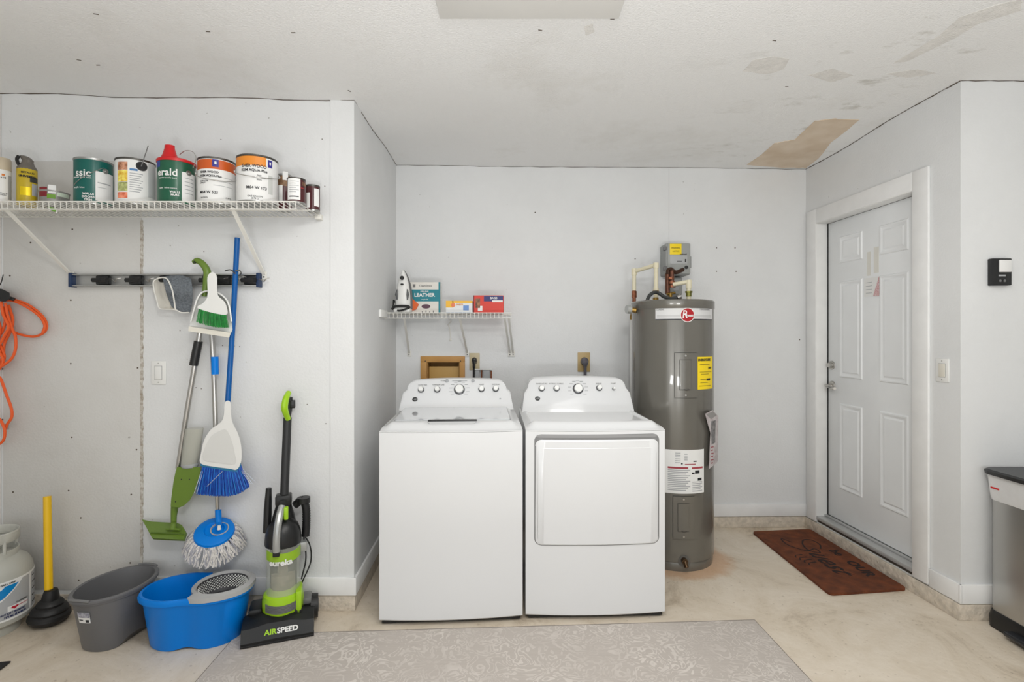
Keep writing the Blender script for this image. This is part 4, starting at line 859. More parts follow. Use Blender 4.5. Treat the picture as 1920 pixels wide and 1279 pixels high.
# ------------------------------------------------------------ upright vacuum
t = thing('upright_vacuum', 'black and lime green upright vacuum cleaner beside blue bucket', 'vacuum cleaner', (-1.063, 2.30, .007), R(20)); V = t
mb = MB()
prof = [(0, .0), (-.003, .018), (.022, .078), (.05, .092), (.11, .102), (.19, .085), (.235, .04), (.235, .0)]
def vx(x, i): return x
mb.loft([[Vector((x, (y if y < .1 else y * (1 if abs(x) < .12 else .74)), .006 + z * (1 if abs(x) < .11 else .84))) for y, z in prof] for x in (-.152, -.148, -.11, -.05, 0, .05, .11, .148, .152)]); mb.build('floor_head', M_black, t, ang=30)
mb = MB(); mb.box((-.153, -.003, .002), (.153, .03, .012), .002); mb.build('front_bumper', M_blackr, t)
T = Matrix.Rotation(R(-9), 4, 'X')
fm = Matrix.Translation((.0, .0005, .062)) @ Matrix.Rotation(R(-14), 4, 'X')
text('lettering', 'AIR', .030, MATS.get('lime_plastic'), t, plane_place(Matrix.Translation((-.006, .0065, .050)) @ Matrix.Rotation(R(-22.6), 4, 'X')), 'RIGHT', .0010, .001, sx=1.1); text('lettering', 'SPEED', .030, M_paper, t, plane_place(Matrix.Translation((-.004, .0065, .050)) @ Matrix.Rotation(R(-22.6), 4, 'X')), 'LEFT', .0010, .001, sx=1.1)
for s in (-.72, 1):
    mb = MB(); mb.cyl((s * .135, .165, .060), (s * .168, .165, .060), .058, .054, 28); wh = mb.build('rear_wheel', M_blackr, t)
    mb = MB(); mb.cyl((s * .165, .165, .062), (s * .171, .165, .062), .034, .030, 24); mb.build('wheel_hub', mat('dark_grey_plastic', (62, 62, 64), .4), wh)
mb = MB(); mb.box((.09, .12, .09), (.14, .20, .125), .012); mb.build('release_pedal', mat('smoke_plastic', (110, 110, 110), .35), t)
mb = MB(); mb.box((-.135, .10, .08), (-.075, .21, .118), .012); mb.box((.06, .06, .08), (.10, .22, .11), .01); mb.build('head_shoulder', M_black, t)
bc = (.012, .135)
def vl(r, z, e=1): return (r, z)
mb = MB(); mb.lathe((bc[0], bc[1], 0), [(.082, .075), (.091, .09), (.092, .14), (.086, .168), (.076, .175)], 36); lg = mb.build('lower_shell', M_lime, t)
mb = MB(); g = lambda r: (lambda u, v: (bc[0] + r * math.sin(R(-50 + 95 * u)), bc[1] - r * math.cos(R(-50 + 95 * u)), (.112 + .036 * v - .006 * math.cos((u - .5) * 3)))); mb.sheet(16, 1, g(.0935), g(.088)); mb.build('filter_grille', mat('grille_grey', (120, 122, 120), .35, .4), t)
mb = MB()
for i in range(5):
    z = .113 + i * .006; mb.tube([(bc[0] + .095 * math.sin(R(-46 + 87 * k / 12)), bc[1] - .095 * math.cos(R(-46 + 87 * k / 12)), z) for k in range(13)], .0012, 4)
mb.build('grille_slat', M_grey, t, kind='stuff')
mb = MB(); mb.box((.07, .06, .075), (.098, .17, .19), .01); mb.build('side_strut', M_lime, t)
M_clear = mat('clear_bin', (235, 240, 225), .06, alpha=.28)
mb = MB(); mb.lathe((bc[0], bc[1], 0), [(.075, .152), (.076, .16), (.073, .30), (.078, .40), (.078, .405)], 40, capb=False, capt=False); mb.build('dust_bin', M_clear, t)
mb = MB(); mb.lathe((bc[0], bc[1], 0), [(.070, .153), (.070, .175), (.05, .195), (.03, .20)], 32); mb.build('bin_floor', mat('lime_soft', (150, 176, 60), .4), t)
mb = MB(); mb.lathe((bc[0], bc[1], 0), [(.05, .19), (.055, .20), (.052, .26), (.035, .27), (.034, .33), (.066, .34), (.070, .345)], 32); mb.build('cyclone', mat('dusty_brown', (126, 116, 98), .5, var=.3, scale=40), t)
g = lambda r: (lambda u, v: (bc[0] + r * math.sin(R(-62 + 150 * u)), bc[1] - r * math.cos(R(-62 + 150 * u)), (.345 if u < .99 else .33) + .045 * v - .012 * math.sin(u * PI)))
mb = MB(); mb.sheet(20, 2, g(.0775), g(.075)); mb.build('lime_band', mat('lime_band', (150, 190, 40), .35), t)
text('lettering', 'eureka', .036, M_paper, t, lambda x, y, d: (lambda q: (q[0] + bc[0], q[1] + bc[1], q[2]))(bend(.0800, R(-4), .336)(x, y, d)), 'CENTER', .0014, .001, sx=1.05)
mb = MB(); mb.lathe((bc[0], bc[1], 0), [(.080, .400), (.082, .41), (.078, .455), (.066, .49), (.045, .51), (.03, .52)], 36); mb.build('bin_cap', M_black, t)
mb = MB(); mb.tube(spline([(bc[0] - .022, bc[1] - .085, .395), (bc[0] - .022, bc[1] - .088, .44), (bc[0] - .018, bc[1] - .08, .50), (bc[0] - .01, bc[1] - .055, .555), (bc[0] - .002, bc[1] - .03, .585)], 6), .0165, 10); mb.build('carry_handle', M_silver, t)
mb = MB(); mb.box((bc[0] - .038, bc[1] - .094, .372), (bc[0] - .008, bc[1] - .07, .400), .004); mb.build('latch', M_black, t)
mb = MB(); mb.box((bc[0] + .006, bc[1] - .055, .525), (bc[0] + .026, bc[1] - .03, .585), .005); mb.build('release_button', M_lime, t)
mb = MB(); mb.loft([[Vector((bc[0] + x * w_, bc[1] + .03 + y * w_, z)) for x, y in ((math.cos(2 * PI * k / 16), math.sin(2 * PI * k / 16)) for k in range(16))] for w_, z in ((.06, .15), (.062, .45), (.05, .52), (.036, .57), (.034, .605), (.026, .61))]); mb.build('spine', M_black, t)
mb = MB(); mb.box((bc[0] - .036, bc[1] + .0, .575), (bc[0] + .036, bc[1] + .062, .625), .008); mb.build('pole_collar', M_black, t)
hp0, hp1 = Vector((bc[0] + .002, bc[1] + .03, .60)), Vector((bc[0] + .012, bc[1] + .105, .985))
mb = MB(); mb.tube([hp0, hp0.lerp(hp1, .5), hp1], .0195, 14); mb.tube([hp1, hp1 + Vector((.006, .012, .04)), hp1 + Vector((.008, .01, .10))], .015, 12); mb.build('handle_pole', mat('black_matt', (36, 37, 38), .5), t)
mb = MB(); mb.tube(spline([hp1 + Vector((.004, -.018, -.005)), hp1 + Vector((-.006, -.04, .03)), hp1 + Vector((-.010, -.055, .06)), hp1 + Vector((-.004, -.045, .10)), hp1 + Vector((.006, -.01, .125))], 6), .014, 10, radii=[.013 + .003 * math.sin(PI * i / 24) for i in range(25)]); mb.build('loop_handle', M_lime, t)
mb = MB(); mb.box((hp1.x + .008, hp1.y - .005, hp1.z + .045), (hp1.x + .035, hp1.y + .02, hp1.z + .085), .004); mb.build('cord_hook', M_black, t)
mb = MB(); mb.tube([(bc[0] - .074, bc[1] + .03, .45), (bc[0] - .070, bc[1] + .035, .56), (bc[0] - .066, bc[1] + .035, .66)], .015, 10, radii=[.018, .018, .013]); mb.build('crevice_tool', M_black, t)
hose = spline([(bc[0] + .05, bc[1] + .05, .56), (bc[0] + .082, bc[1] + .04, .585), (bc[0] + .10, bc[1] + .03, .55), (bc[0] + .102, bc[1] + .03, .47), (bc[0] + .098, bc[1] + .03, .41)], 14)
mb = MB(); mb.tube(hose, .018, 10, radii=[.017 if i % 2 else .020 for i in range(len(hose))]); mb.build('hose', M_blackr, t, ang=80)
mb = MB(); mb.cyl((bc[0] + .09, bc[1] + .03, .575), (bc[0] + .09, bc[1] + .03, .60), .03, n=20); mb.build('hose_cap', M_black, t)
mb = MB(); mb.tube(spline([(bc[0] + .085, bc[1] + .04, .42), (bc[0] + .118, bc[1] + .03, .36), (bc[0] + .122, bc[1] + .03, .28), (bc[0] + .09, bc[1] + .03, .20), (bc[0] + .078, bc[1] + .04, .17)], 8), .0035, 6); mb.tube(spline([(bc[0] + .09, bc[1] + .04, .40), (bc[0] + .10, bc[1] + .03, .30), (bc[0] + .08, bc[1] + .03, .20)], 8), .0035, 6); mb.build('power_cord', M_black, t)
mb = MB(); mb.box((bc[0] + .06, bc[1] + .0, .345), (bc[0] + .105, bc[1] + .06, .39), .004); mb.build('cord_bracket', M_silver, t)

# ------------------------------------------------------------ rug and doormat
def rug_mat():
    m = mat('worn_damask_rug', (190, 180, 170), .95, spec=.1); nt = m.node_tree; b = nt.nodes['Principled BSDF']; N = nt.nodes.new; L = nt.links.new
    tc = N('ShaderNodeTexCoord'); n = N('ShaderNodeTexNoise'); n.inputs['Scale'].default_value = 9; n.inputs['Detail'].default_value = 1.5; n.inputs['Distortion'].default_value = 2.6; L(tc.outputs['Object'], n.inputs['Vector'])
    mu = N('ShaderNodeMath'); mu.operation = 'MULTIPLY'; mu.inputs[1].default_value = 34; L(n.outputs['Fac'], mu.inputs[0]); si = N('ShaderNodeMath'); si.operation = 'SINE'; L(mu.outputs[0], si.inputs[0])
    r = N('ShaderNodeValToRGB'); e = r.color_ramp.elements; e[0].position = .30; e[0].color = (0, 0, 0, 1); e[1].position = .55; e[1].color = (1, 1, 1, 1); L(si.outputs[0], r.inputs['Fac'])
    n2 = N('ShaderNodeTexNoise'); n2.inputs['Scale'].default_value = 3.2; n2.inputs['Detail'].default_value = 5; n2.inputs['Roughness'].default_value = .7; L(tc.outputs['Object'], n2.inputs['Vector'])
    r2 = N('ShaderNodeValToRGB'); e = r2.color_ramp.elements; e[0].position = .36; e[0].color = (.06, .06, .06, 1); e[1].position = .60; e[1].color = (.85, .85, .85, 1); L(n2.outputs['Fac'], r2.inputs['Fac'])
    m1 = N('ShaderNodeMath'); m1.operation = 'MULTIPLY'; L(r.outputs['Color'], m1.inputs[0]); L(r2.outputs['Color'], m1.inputs[1])
    mp = N('ShaderNodeMapping'); mp.inputs['Scale'].default_value = (3, 160, 1); n3 = N('ShaderNodeTexNoise'); n3.inputs['Scale'].default_value = 2; L(tc.outputs['Object'], mp.inputs['Vector']); L(mp.outputs['Vector'], n3.inputs['Vector'])
    base = N('ShaderNodeMix'); base.data_type = 'RGBA'; L(n3.outputs['Fac'], base.inputs[0]); base.inputs[6].default_value = s2l((180, 171, 164)) + (1,); base.inputs[7].default_value = s2l((198, 191, 184)) + (1,)
    mx = N('ShaderNodeMix'); mx.data_type = 'RGBA'; L(m1.outputs[0], mx.inputs[0]); L(base.outputs[2], mx.inputs[6]); mx.inputs[7].default_value = s2l((216, 209, 202)) + (1,)
    L(mx.outputs[2], b.inputs['Base Color'])
    bp = N('ShaderNodeBump'); bp.inputs['Strength'].default_value = .3; bp.inputs['Distance'].default_value = .004; L(m1.outputs[0], bp.inputs['Height']); L(bp.outputs['Normal'], b.inputs['Normal']); return m
rug = [(-1.285, 2.362), (1.190, 2.486), (1.255, .95), (-1.24, .85)]
t = thing('area_rug', 'pale grey-beige worn damask area rug in front of the washer and dryer', 'rug', (0, 1.7, 0))
mb = MB(); mb.prism(rug, lambda x, y: (x, y, .001), lambda x, y: (x, y, .007)); mb.build('pile', rug_mat(), t, True, smooth=False)
mb = MB(); mb.tube([(x, y, .0045) for x, y in rug], .0042, 6, close=True); mb.build('edge_binding', mat('rug_binding', (128, 120, 112), .9), t, True)
mc = [(1.703, 3.595), (2.140, 3.640), (2.172, 2.782), (1.710, 2.725)]
def rpoly(pts, r=.03, n=5):
    out = []
    for i in range(len(pts)):
        p = Vector(pts[i]); a = (Vector(pts[i - 1]) - p).normalized(); b = (Vector(pts[(i + 1) % len(pts)]) - p).normalized()
        for k in range(n + 1): s = k / n; q = (p + a * r) * (1 - s) ** 2 + p * 2 * s * (1 - s) + (p + b * r) * s ** 2; out.append((q.x, q.y))
    return out
t = thing('doormat', 'brown coir doormat with dark script lettering in front of the door', 'doormat', (1.95, 3.19, 0))
mb = MB(); mb.prism(rpoly(mc), lambda x, y: (x, y, .001), lambda x, y: (x, y, .014)); mb.build('coir_pile', mat('coir', (132, 70, 36), .95, rgb2=(92, 48, 26), scale=16, bump=.9, bscale=260), t, True)
M_dink = mat('mat_ink', (38, 24, 20), .95)
def mt(s, size, x, y, **k):   # text runs from the far end towards the camera, its top towards the door
    return text('lettering', s, size, M_dink, t, lambda u, v, d: (x + v, y - u, .0142 + d), 'LEFT', world=True, th=.0006, **k)
mt('OUR', .085, 2.075, 3.12, bold=.003, sx=1.1); mt('be', .085, 2.075, 3.285, bold=.0025, sx=1.1); mt('uest', .17, 1.94, 3.25, bold=.0015, shear=.5, sx=1.0)
mb = MB(); G = spline([(2.01, 3.30, .0148), (2.045, 3.37, .0148), (2.03, 3.44, .0148), (1.98, 3.44, .0148), (1.93, 3.36, .0148), (1.92, 3.27, .0148), (1.97, 3.24, .0148), (1.97, 3.30, .0148), (1.90, 3.27, .0148), (1.83, 3.36, .0148), (1.84, 3.46, .0148), (1.88, 3.40, .0148)], 8); mb.tube(G, .0055, 6)
for v in mb.bm.verts: v.co.z = .0145 + (v.co.z - .0148) * .1
mb.build('swash_letter', M_dink, t, True)
for i in range(4):
    mb = MB(); c = Vector((1.79 + .008 * i, 3.20 - .035 * i, .0145)); mb.tube([c, c + Vector((.05, .012, 0))], .007, 6, radii=[.003, .007]); mb.tube([c, c + Vector((-.015, -.03, 0))], .006, 6, radii=[.003, .006])
    for v in mb.bm.verts: v.co.z = .0145 + (v.co.z - .0145) * .08
    mb.build('leaf_print', M_dink, t, True)

# ------------------------------------------------------------ washer and dryer
BOW = .020
def bow(x, hw=.345): return -BOW * (1 - (x / hw) ** 2)
def cabinet(t, hw, dep, z0, z1):
    n = 24; out = []
    for i in range(n + 1): x = -hw + 2 * hw * i / n; out.append((x, bow(x, hw)))
    out += [(hw, dep), (-hw, dep)]
    mb = MB(); mb.loft([[(x, y + (.006 if z == z0 and y < .1 else 0), z) for x, y in out] for z in (z0, z0 + .006, z1)]); bevel_last(mb, .004); return mb.build('cabinet', M_app, t, ang=30)
def console(t, hw, ydep, zb, zt, hwt):
    pts = []; n = 6; r = .055
    pts += [(-hw, zb), (-hwt - .022, zb + (zt - zb) * .55)]
    for i in range(n + 1): a = PI - (PI / 2) * i / n; pts.append((-hwt + r + r * math.cos(a), zt - r - .008 + r * math.sin(a)))
    for i in range(1, 10): x = (-hwt + r) + (2 * (hwt - r)) * i / 10; pts.append((x, zt - .008 + .008 * (1 - (x / (hwt - r)) ** 2)))
    for i in range(n + 1): a = PI / 2 - (PI / 2) * i / n; pts.append((hwt - r + r * math.cos(a), zt - r - .008 + r * math.sin(a)))
    pts += [(hwt + .022, zb + (zt - zb) * .55), (hw, zb)]
    yf = lambda z: .505 + .085 * max(0, (z - zb) / (zt - zb)) ** .9
    mb = MB(); A = [(x, yf(z) + .004, z) for x, z in pts]; B = [(x, ydep, z) for x, z in pts]; cx_ = sum(p[0] for p in pts) / len(pts)
    I = [(x * .965, yf(z) - .006 if z > zb + .01 else yf(z) - .006, zb + (z - zb) * .965) for x, z in pts]
    mb.loft([I, A, B]); bevel_last(mb, .006, 3); o = mb.build('control_panel', M_app, t, ang=40)
    return o, yf
def face_M(x, z, yf):
    dy = (yf(z + .01) - yf(z - .01)) / .02; a = -math.atan(dy); return Matrix.Translation((x, yf(z) - .0065, z)) @ Matrix.Rotation(a, 4, 'X')
def knob(t, x, z, yf, r):
    M = face_M(x, z, yf); mb = MB()
    mb.lathe((0, 0, 0), [(r * 1.05, 0), (r * 1.05, .002)], 32, M=M @ Matrix.Rotation(PI / 2, 4, 'X')); k = mb.build('knob', M_pgrey, t)
    mb = MB(); mb.lathe((0, 0, 0), [(r, 0), (r * .92, .008), (r * .80, .010)], 32, M=M @ Matrix.Rotation(PI / 2, 4, 'X')); mb.build('knob_ring', mat('dark_chrome', (96, 96, 98), .2, .9), k)
    mb = MB(); mb.lathe((0, 0, 0), [(r * .78, .008), (r * .76, .022), (r * .68, .025)], 32, M=M @ Matrix.Rotation(PI / 2, 4, 'X')); mb.build('knob_cap', M_white, k)
def ticks(t, x, z, yf, r, n, a0, a1, w_=.012):
    M = face_M(x, z, yf)
    for i in range(n):
        a = R(a0 + (a1 - a0) * i / max(1, n - 1)); cx_, cz_ = math.sin(a) * r, math.cos(a) * r; mb = MB(); mb.box((cx_ - w_ / 2, -.0008, cz_ - .0011), (cx_ + w_ / 2, .001, cz_ + .0011), 0, M); mb.build('print_mark', M_pgrey, t)
def ptext(t, s, x, z, yf, size=.011): text('lettering', s, size, M_grey, t, plane_place(face_M(x, z, yf)), 'CENTER', 0, .0003)
def badge(t, x, z, yf):
    mb = MB(); mb.lathe((0, 0, 0), [(.0155, 0), (.0155, .003), (.012, .004)], 28, M=face_M(x, z, yf) @ Matrix.Rotation(PI / 2, 4, 'X'), ell=.85); b = mb.build('round_badge', M_black, t)
    text('lettering', 'GE', .014, M_pgrey, b, plane_place(face_M(x, z, yf) @ Matrix.Translation((0, -.004, 0))), 'CENTER', 0, .0004, shear=.3)
def deck(t, hw, dep, z0, fn, nm='top_deck'):
    nx, ny = 60, 50
    def top(u, v):
        x = -hw + 2 * hw * u; y0 = bow(x, hw); y = y0 + (dep - y0) * v; return (x, y, z0 + .004 + fn(x, y - y0))
    def bot(u, v):
        x = -hw + 2 * hw * u; y0 = bow(x, hw); return (x, y0 + (dep - y0) * v, z0)
    mb = MB(); mb.sheet(nx, ny, top, bot); return mb.build(nm, M_app, t, ang=50)
ss = lambda e0, e1, x: (lambda q: q * q * (3 - 2 * q))(max(0, min(1, (x - e0) / (e1 - e0))))
def feet(t, hw, dep):
    for x in (-hw + .05, hw - .05):
        for y in (.06, dep - .06):
            mb = MB(); mb.cyl((x, y, 0), (x, y, .026), .018, .012, 14); mb.build('foot', M_blackr, t)
# washer
t = thing('washing_machine', 'white top-loading washing machine at left with flat lid and five knobs', 'washing machine', (-.2945, 2.467, 0), .0605); hw = .347
feet(t, hw, .68); cabinet(t, hw, .68, .024, .932)
mb = MB(); mb.box((-hw + .012, .006, .01), (hw - .012, .66, .024)); mb.build('base_pan', M_black, t)
def wf_(x, d):
    e = hw - abs(x); return .034 * ss(0, .09, d) * (.25 + .75 * ss(0, .055, e)) + .008 * ss(.1, .5, d) * ss(0, .055, e) - (.010 * ss(.058, .085, d) * ss(.155, .10, abs(x)) * (1 - ss(.088, .10, d)))
deck(t, hw, .68, .9335, wf_)
con, yfw = console(t, .335, .68, .966, 1.142, .296)
mb = MB(); lo = rrect(.585, .392, .012, 4, 0, .302); ztop = lambda x, y: .9335 + .004 + .034 + .008 * ss(.1, .5, y)
mb.prism(lo, lambda x, y: (x, y, ztop(x, y) - .001), lambda x, y: (x, y, ztop(x, y) + .0045)); bevel_last(mb, .002); lid = mb.build('lid', mat('lid_gloss', (214, 216, 218), .08, coat=.8), t)
mb = MB(); lo2 = rrect(.591, .398, .014, 4, 0, .302); mb.prism(lo2, lambda x, y: (x, y, ztop(x, y) - .003), lambda x, y: (x, y, ztop(x, y) + .0006)); mb.build('lid_gap', mat('lid_gap_grey', (120, 120, 120), .6), t)
mb = MB(); mb.box((-.122, .070, .962), (.122, .1045, .9775), .0015); mb.build('lid_handle_slot', M_black, t)
mb = MB(); mb.loft([[(-.125, .070, .972), (.125, .070, .972), (.088, .028, .9555), (-.088, .028, .9555)], [(-.115, .068, .95), (.115, .068, .95), (.08, .034, .94), (-.08, .034, .94)]]); mb.build('handle_scoop', mat('scoop_white', (206, 207, 208), .35), t)
for x in (-.235, ): pass
for (x, z, r) in ((-.212, 1.080, .0185), (-.117, 1.080, .0185), (.014, 1.080, .032), (.146, 1.081, .0185), (.231, 1.082, .0185)): knob(t, x, z, yfw, r)
ticks(t, .014, 1.080, yfw, .052, 11, -130, 130, .02)
for (s, x) in (('LOAD SIZE', -.205), ('TEMPERATURE', -.112), ('RINSE', .146), ('OPTIONS', .231)): ptext(t, s, x, 1.108, yfw)
for x in (-.06, .095):
    mb = MB(); mb.lathe((0, 0, 0), [(.010, 0), (.010, .004), (.007, .005)], 20, M=face_M(x + .0, 1.131, yfw) @ Matrix.Rotation(PI / 2, 4, 'X')); mb.build('push_button', M_pgrey, t)
ticks(t, .015, 1.131, yfw, 0, 1, 0, 0, .09); ptext(t, 'POWER', -.085, 1.131, yfw, .008); badge(t, -.245, 1.026, yfw)
mb = MB(); mb.box((.252, -.001, -.004), (.262, .001, .004), 0, face_M(0, 1.026, yfw)); mb.build('print_mark', M_pgrey, t)
# dryer
t = thing('dryer', 'white front-door tumble dryer standing between washer and water heater', 'dryer', (.414, 2.509, 0), .0345); hw = .347
feet(t, hw, .70); cabinet(t, hw, .70, .024, .930)
mb = MB(); mb.box((-hw + .012, .006, .01), (hw - .012, .68, .024)); mb.build('base_pan', M_black, t)
def df_(x, d):
    e = hw - abs(x); rim = .034 * ss(0, .07, d) * (.2 + .8 * ss(0, .05, e)); tray = .022 * ss(.085, .10, d) * ss(.028, .048, e)
    return rim - tray
deck(t, hw, .70, .9315, df_)
con, yfd = console(t, .338, .70, .938, 1.150, .298)
for (x, z, r) in ((-.216, 1.082, .0185), (-.126, 1.082, .0185), (.005, 1.080, .032), (.134, 1.084, .0185), (.222, 1.079, .009)): knob(t, x, z, yfd, r)
ticks(t, .005, 1.080, yfd, .052, 11, -130, 130, .02)
for (s, x) in (('TEMPERATURE', -.216), ('EXTEND TUMBLE', -.126), ('SIGNAL', .134), ('START', .222)): ptext(t, s, x, 1.110, yfd)
badge(t, -.243, 1.024, yfd)
# door
DX, DZ, DWd, DHt = .006, .643, .612, .535
def bowed(out, d0, d1):
    return (lambda x, z: (x, bow(x) - d0, z)), (lambda x, z: (x, bow(x) - d1, z))
def densify(pts, step=.03):
    o = []
    for i in range(len(pts)):
        a, b = Vector(pts[i]), Vector(pts[(i + 1) % len(pts)]); n = max(1, int((b - a).length / step))
        for k in range(n): q = a.lerp(b, k / n); o.append((q.x, q.y))
    return o
def bslab(name, out, d0, d1, m, parent, inset=.004):
    """rounded slab following the bowed front"""
    mb = MB(); cx_ = sum(p[0] for p in out) / len(out); cz_ = sum(p[1] for p in out) / len(out)
    hwx = max(abs(p[0] - cx_) for p in out); hz = max(abs(p[1] - cz_) for p in out)
    sc_ = lambda k: [(cx_ + (x - cx_) * (1 - k / hwx), cz_ + (z - cz_) * (1 - k / hz)) for x, z in out]
    r0 = [(x, bow(x) - d0, z) for x, z in out]; r1 = [(x, bow(x) - d1 + inset * .6, z) for x, z in out]; r2 = [(x, bow(x) - d1, z) for x, z in sc_(inset)]
    RS = [[mb.bm.verts.new(p) for p in r] for r in (r0, r1, r2)]
    mb.bridge(RS[0], RS[1]); mb.bridge(RS[1], RS[2])
    # fill the front as vertical strips so it follows the bow
    N = 24; xs = [cx_ - (hwx - inset) + 2 * (hwx - inset) * i / N for i in range(N + 1)]
    f = mb.bm.faces.new(RS[2]); 
    for x in xs[1:-1]:
        g = [e for e in f.edges] if False else None
        geom = [v for v in mb.bm.verts if v in set(RS[2])]
    return mb.build(name, m, parent, ang=30)
def bslab2(name, w_, h_, r, cx_, cz_, d0, d1, m, parent, inset=.004):
    """column-wise slab: each column spans the rounded outline"""
    N = 40; cols = []
    mb = MB()
    def half(x, w_, h_, r):
        ax = abs(x - cx_); e = w_ / 2 - r
        return h_ / 2 if ax <= e else h_ / 2 - r + math.sqrt(max(0, r * r - (ax - e) ** 2))
    xs = []
    for i in range(N + 1):
        s = -math.cos(PI * i / N); xs.append(cx_ + s * w_ / 2)
    F1, B1 = [], []
    for x in xs:
        h = half(x, w_, h_, r); xi = cx_ + (x - cx_) * (1 - 2 * inset / w_); hi = max(.001, h - inset)
        F1.append([mb.bm.verts.new(p) for p in ((x, bow(x) - d0, cz_ - h), (x, bow(x) - d1 + inset * .6, cz_ - h), (xi, bow(xi) - d1, cz_ - hi), (xi, bow(xi) - d1, cz_ + hi), (x, bow(x) - d1 + inset * .6, cz_ + h), (x, bow(x) - d0, cz_ + h))])
    for a, b in zip(F1, F1[1:]):
        for k in range(5): mb.bm.faces.new((a[k], b[k], b[k + 1], a[k + 1]))
    mb.bm.faces.new(F1[0]); mb.bm.faces.new(F1[-1][::-1])
    return mb.build(name, m, parent, ang=30)
bslab2('door_surround', .622, .546, .034, DX, DZ, -.004, .0008, mat('door_gap_grey', (128, 128, 128), .5), t, .0005)
bslab2('door', .612, .516, .030, DX, DZ - .012, -.002, .006, M_app, t, .007)
bslab2('door_handle_recess', .60, .014, .006, DX, .906, -.002, .002, mat('recess_grey', (150, 150, 150), .4), t, .001)
bslab2('door_panel', .592, .475, .026, DX, DZ - .030, 0, .0072, M_app, t, .003)

# ------------------------------------------------------------ water heater
HX, HYY, HR = 1.026, 3.252, .252
t = thing('water_heater', 'tall grey cylindrical water heater between the dryer and the door', 'water heater', (HX, HYY, 0)); H = t
mb = MB(); mb.lathe((0, 0, 0), [(HR * .97, 0), (HR * .975, .045), (HR * .965, .05), (HR, .056), (HR, 1.600)], 96); mb.build('tank', M_tank, t)
mb = MB(); mb.lathe((0, 0, 0), [(HR + .002, 1.565), (HR + .004, 1.568), (HR + .004, 1.612), (HR - .004, 1.619), (HR - .03, 1.620)], 96); mb.build('top_cap', M_tank, t)
ZB2 = 0
def hp(name, m, l, tp, r, b, th=.001, parent=None):
    a0, _ = cyl_hit(l, b, HX, HYY, HR); a1, _ = cyl_hit(r, tp, HX, HYY, HR); _, zt = cyl_hit((l + r) / 2, tp, HX, HYY, HR); _, zb = cyl_hit((l + r) / 2, b, HX, HYY, HR)
    return patch(name, m, parent or H, HR, a0, a1, zb, zt, th, 16)
bn = hp('banner_label', mat('banner_silver', (214, 214, 214), .35), 1229, 577, 1335, 598, .0012); hp('banner_underline', M_ink, 1229, 598, 1335, 600, .0014, bn); hp('banner_shade', mat('banner_mid', (196, 196, 196), .4), 1232, 590, 1333, 595, .0016, bn)
ct(t, HX, HYY, HR, 'CLASSIC', .013, 1238, 580.5, M_ink, bn, off=.002, zb=0, th=.0006); ct(t, HX, HYY, HR, 'PERFORMANCE', .013, 1322, 580.5, M_grey, bn, off=.002, zb=0, th=.0006)
def disc_on(Rr, px, py, r, th, m, nm, parent):
    a, z = cyl_hit(px, py, HX, HYY, HR); mb = MB(); ring = []; n = 32
    f = lambda q, i, d: ((Rr + d) * math.sin(a + q * math.cos(2 * PI * i / n) / Rr), -(Rr + d) * math.cos(a + q * math.cos(2 * PI * i / n) / Rr), z + q * math.sin(2 * PI * i / n))
    c = mb.bm.verts.new((math.sin(a) * (Rr + th), -math.cos(a) * (Rr + th), z)); A = [mb.bm.verts.new(f(r * .5, i, th)) for i in range(n)]; B = [mb.bm.verts.new(f(r, i, th)) for i in range(n)]; C_ = [mb.bm.verts.new(f(r, i, -.001)) for i in range(n)]
    for i in range(n): mb.bm.faces.new((c, A[i], A[(i + 1) % n]))
    mb.bridge(A, B); mb.bridge(B, C_); return mb.build(nm, m, parent)
disc_on(HR, 1289, 590.5, .043, .0022, M_paper, 'logo_ring', bn); disc_on(HR, 1289, 590.5, .039, .003, mat('logo_red', (172, 18, 30), .4), 'logo_disc', bn)
ct(t, HX, HYY, HR, 'R', .066, 1283.5, 590, M_paper, bn, off=.0034, zb=0, bold=.0008, shear=.15, sx=.8); ct(t, HX, HYY, HR, 'heem', .026, 1293.5, 591.5, M_paper, bn, off=.0034, zb=0, bold=.0006, sx=.8)
# access panels
def access(l, tp, r, b):
    hp('panel_edge_shade', mat('tank_edge_shade', (58, 56, 52), .5), l - .8, tp - .8, r + .8, b + .8, .0012)  # darker outline paints the shading along the panel's edge
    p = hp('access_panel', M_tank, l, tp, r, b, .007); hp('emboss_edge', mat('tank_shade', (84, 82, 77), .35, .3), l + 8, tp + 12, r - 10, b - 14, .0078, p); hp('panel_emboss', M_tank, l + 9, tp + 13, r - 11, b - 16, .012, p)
    for yy in (tp + 5, b - 5):
        a, z = cyl_hit((l + r) / 2, yy, HX, HYY, HR); d = Vector((math.sin(a), -math.cos(a), 0)); mb = MB(); mb.cyl(d * (HR + .006) + Vector((0, 0, z)), d * (HR + .0095) + Vector((0, 0, z)), .0055, n=10); mb.build('screw', M_steel, p)
    # grip hollow
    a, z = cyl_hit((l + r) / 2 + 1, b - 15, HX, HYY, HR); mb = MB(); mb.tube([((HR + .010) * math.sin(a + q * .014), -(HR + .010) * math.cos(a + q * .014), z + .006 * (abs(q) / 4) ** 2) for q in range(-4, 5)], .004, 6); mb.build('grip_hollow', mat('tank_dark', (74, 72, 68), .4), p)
access(1265, 662, 1305, 746); access(1262, 931, 1301, 1011)
eg = hp('energy_label', mat('energy_yellow', (250, 218, 24), .5), 1308, 669, 1335.5, 730, .0012)
ct(t, HX, HYY, HR, 'ENERGYGUIDE', .019, 1321.5, 675, M_ink, eg, off=.002, zb=0, bold=.0008, sx=.86); ct(t, HX, HYY, HR, '$409', .017, 1330, 690, M_ink, eg, off=.002, zb=0, bold=.0003)
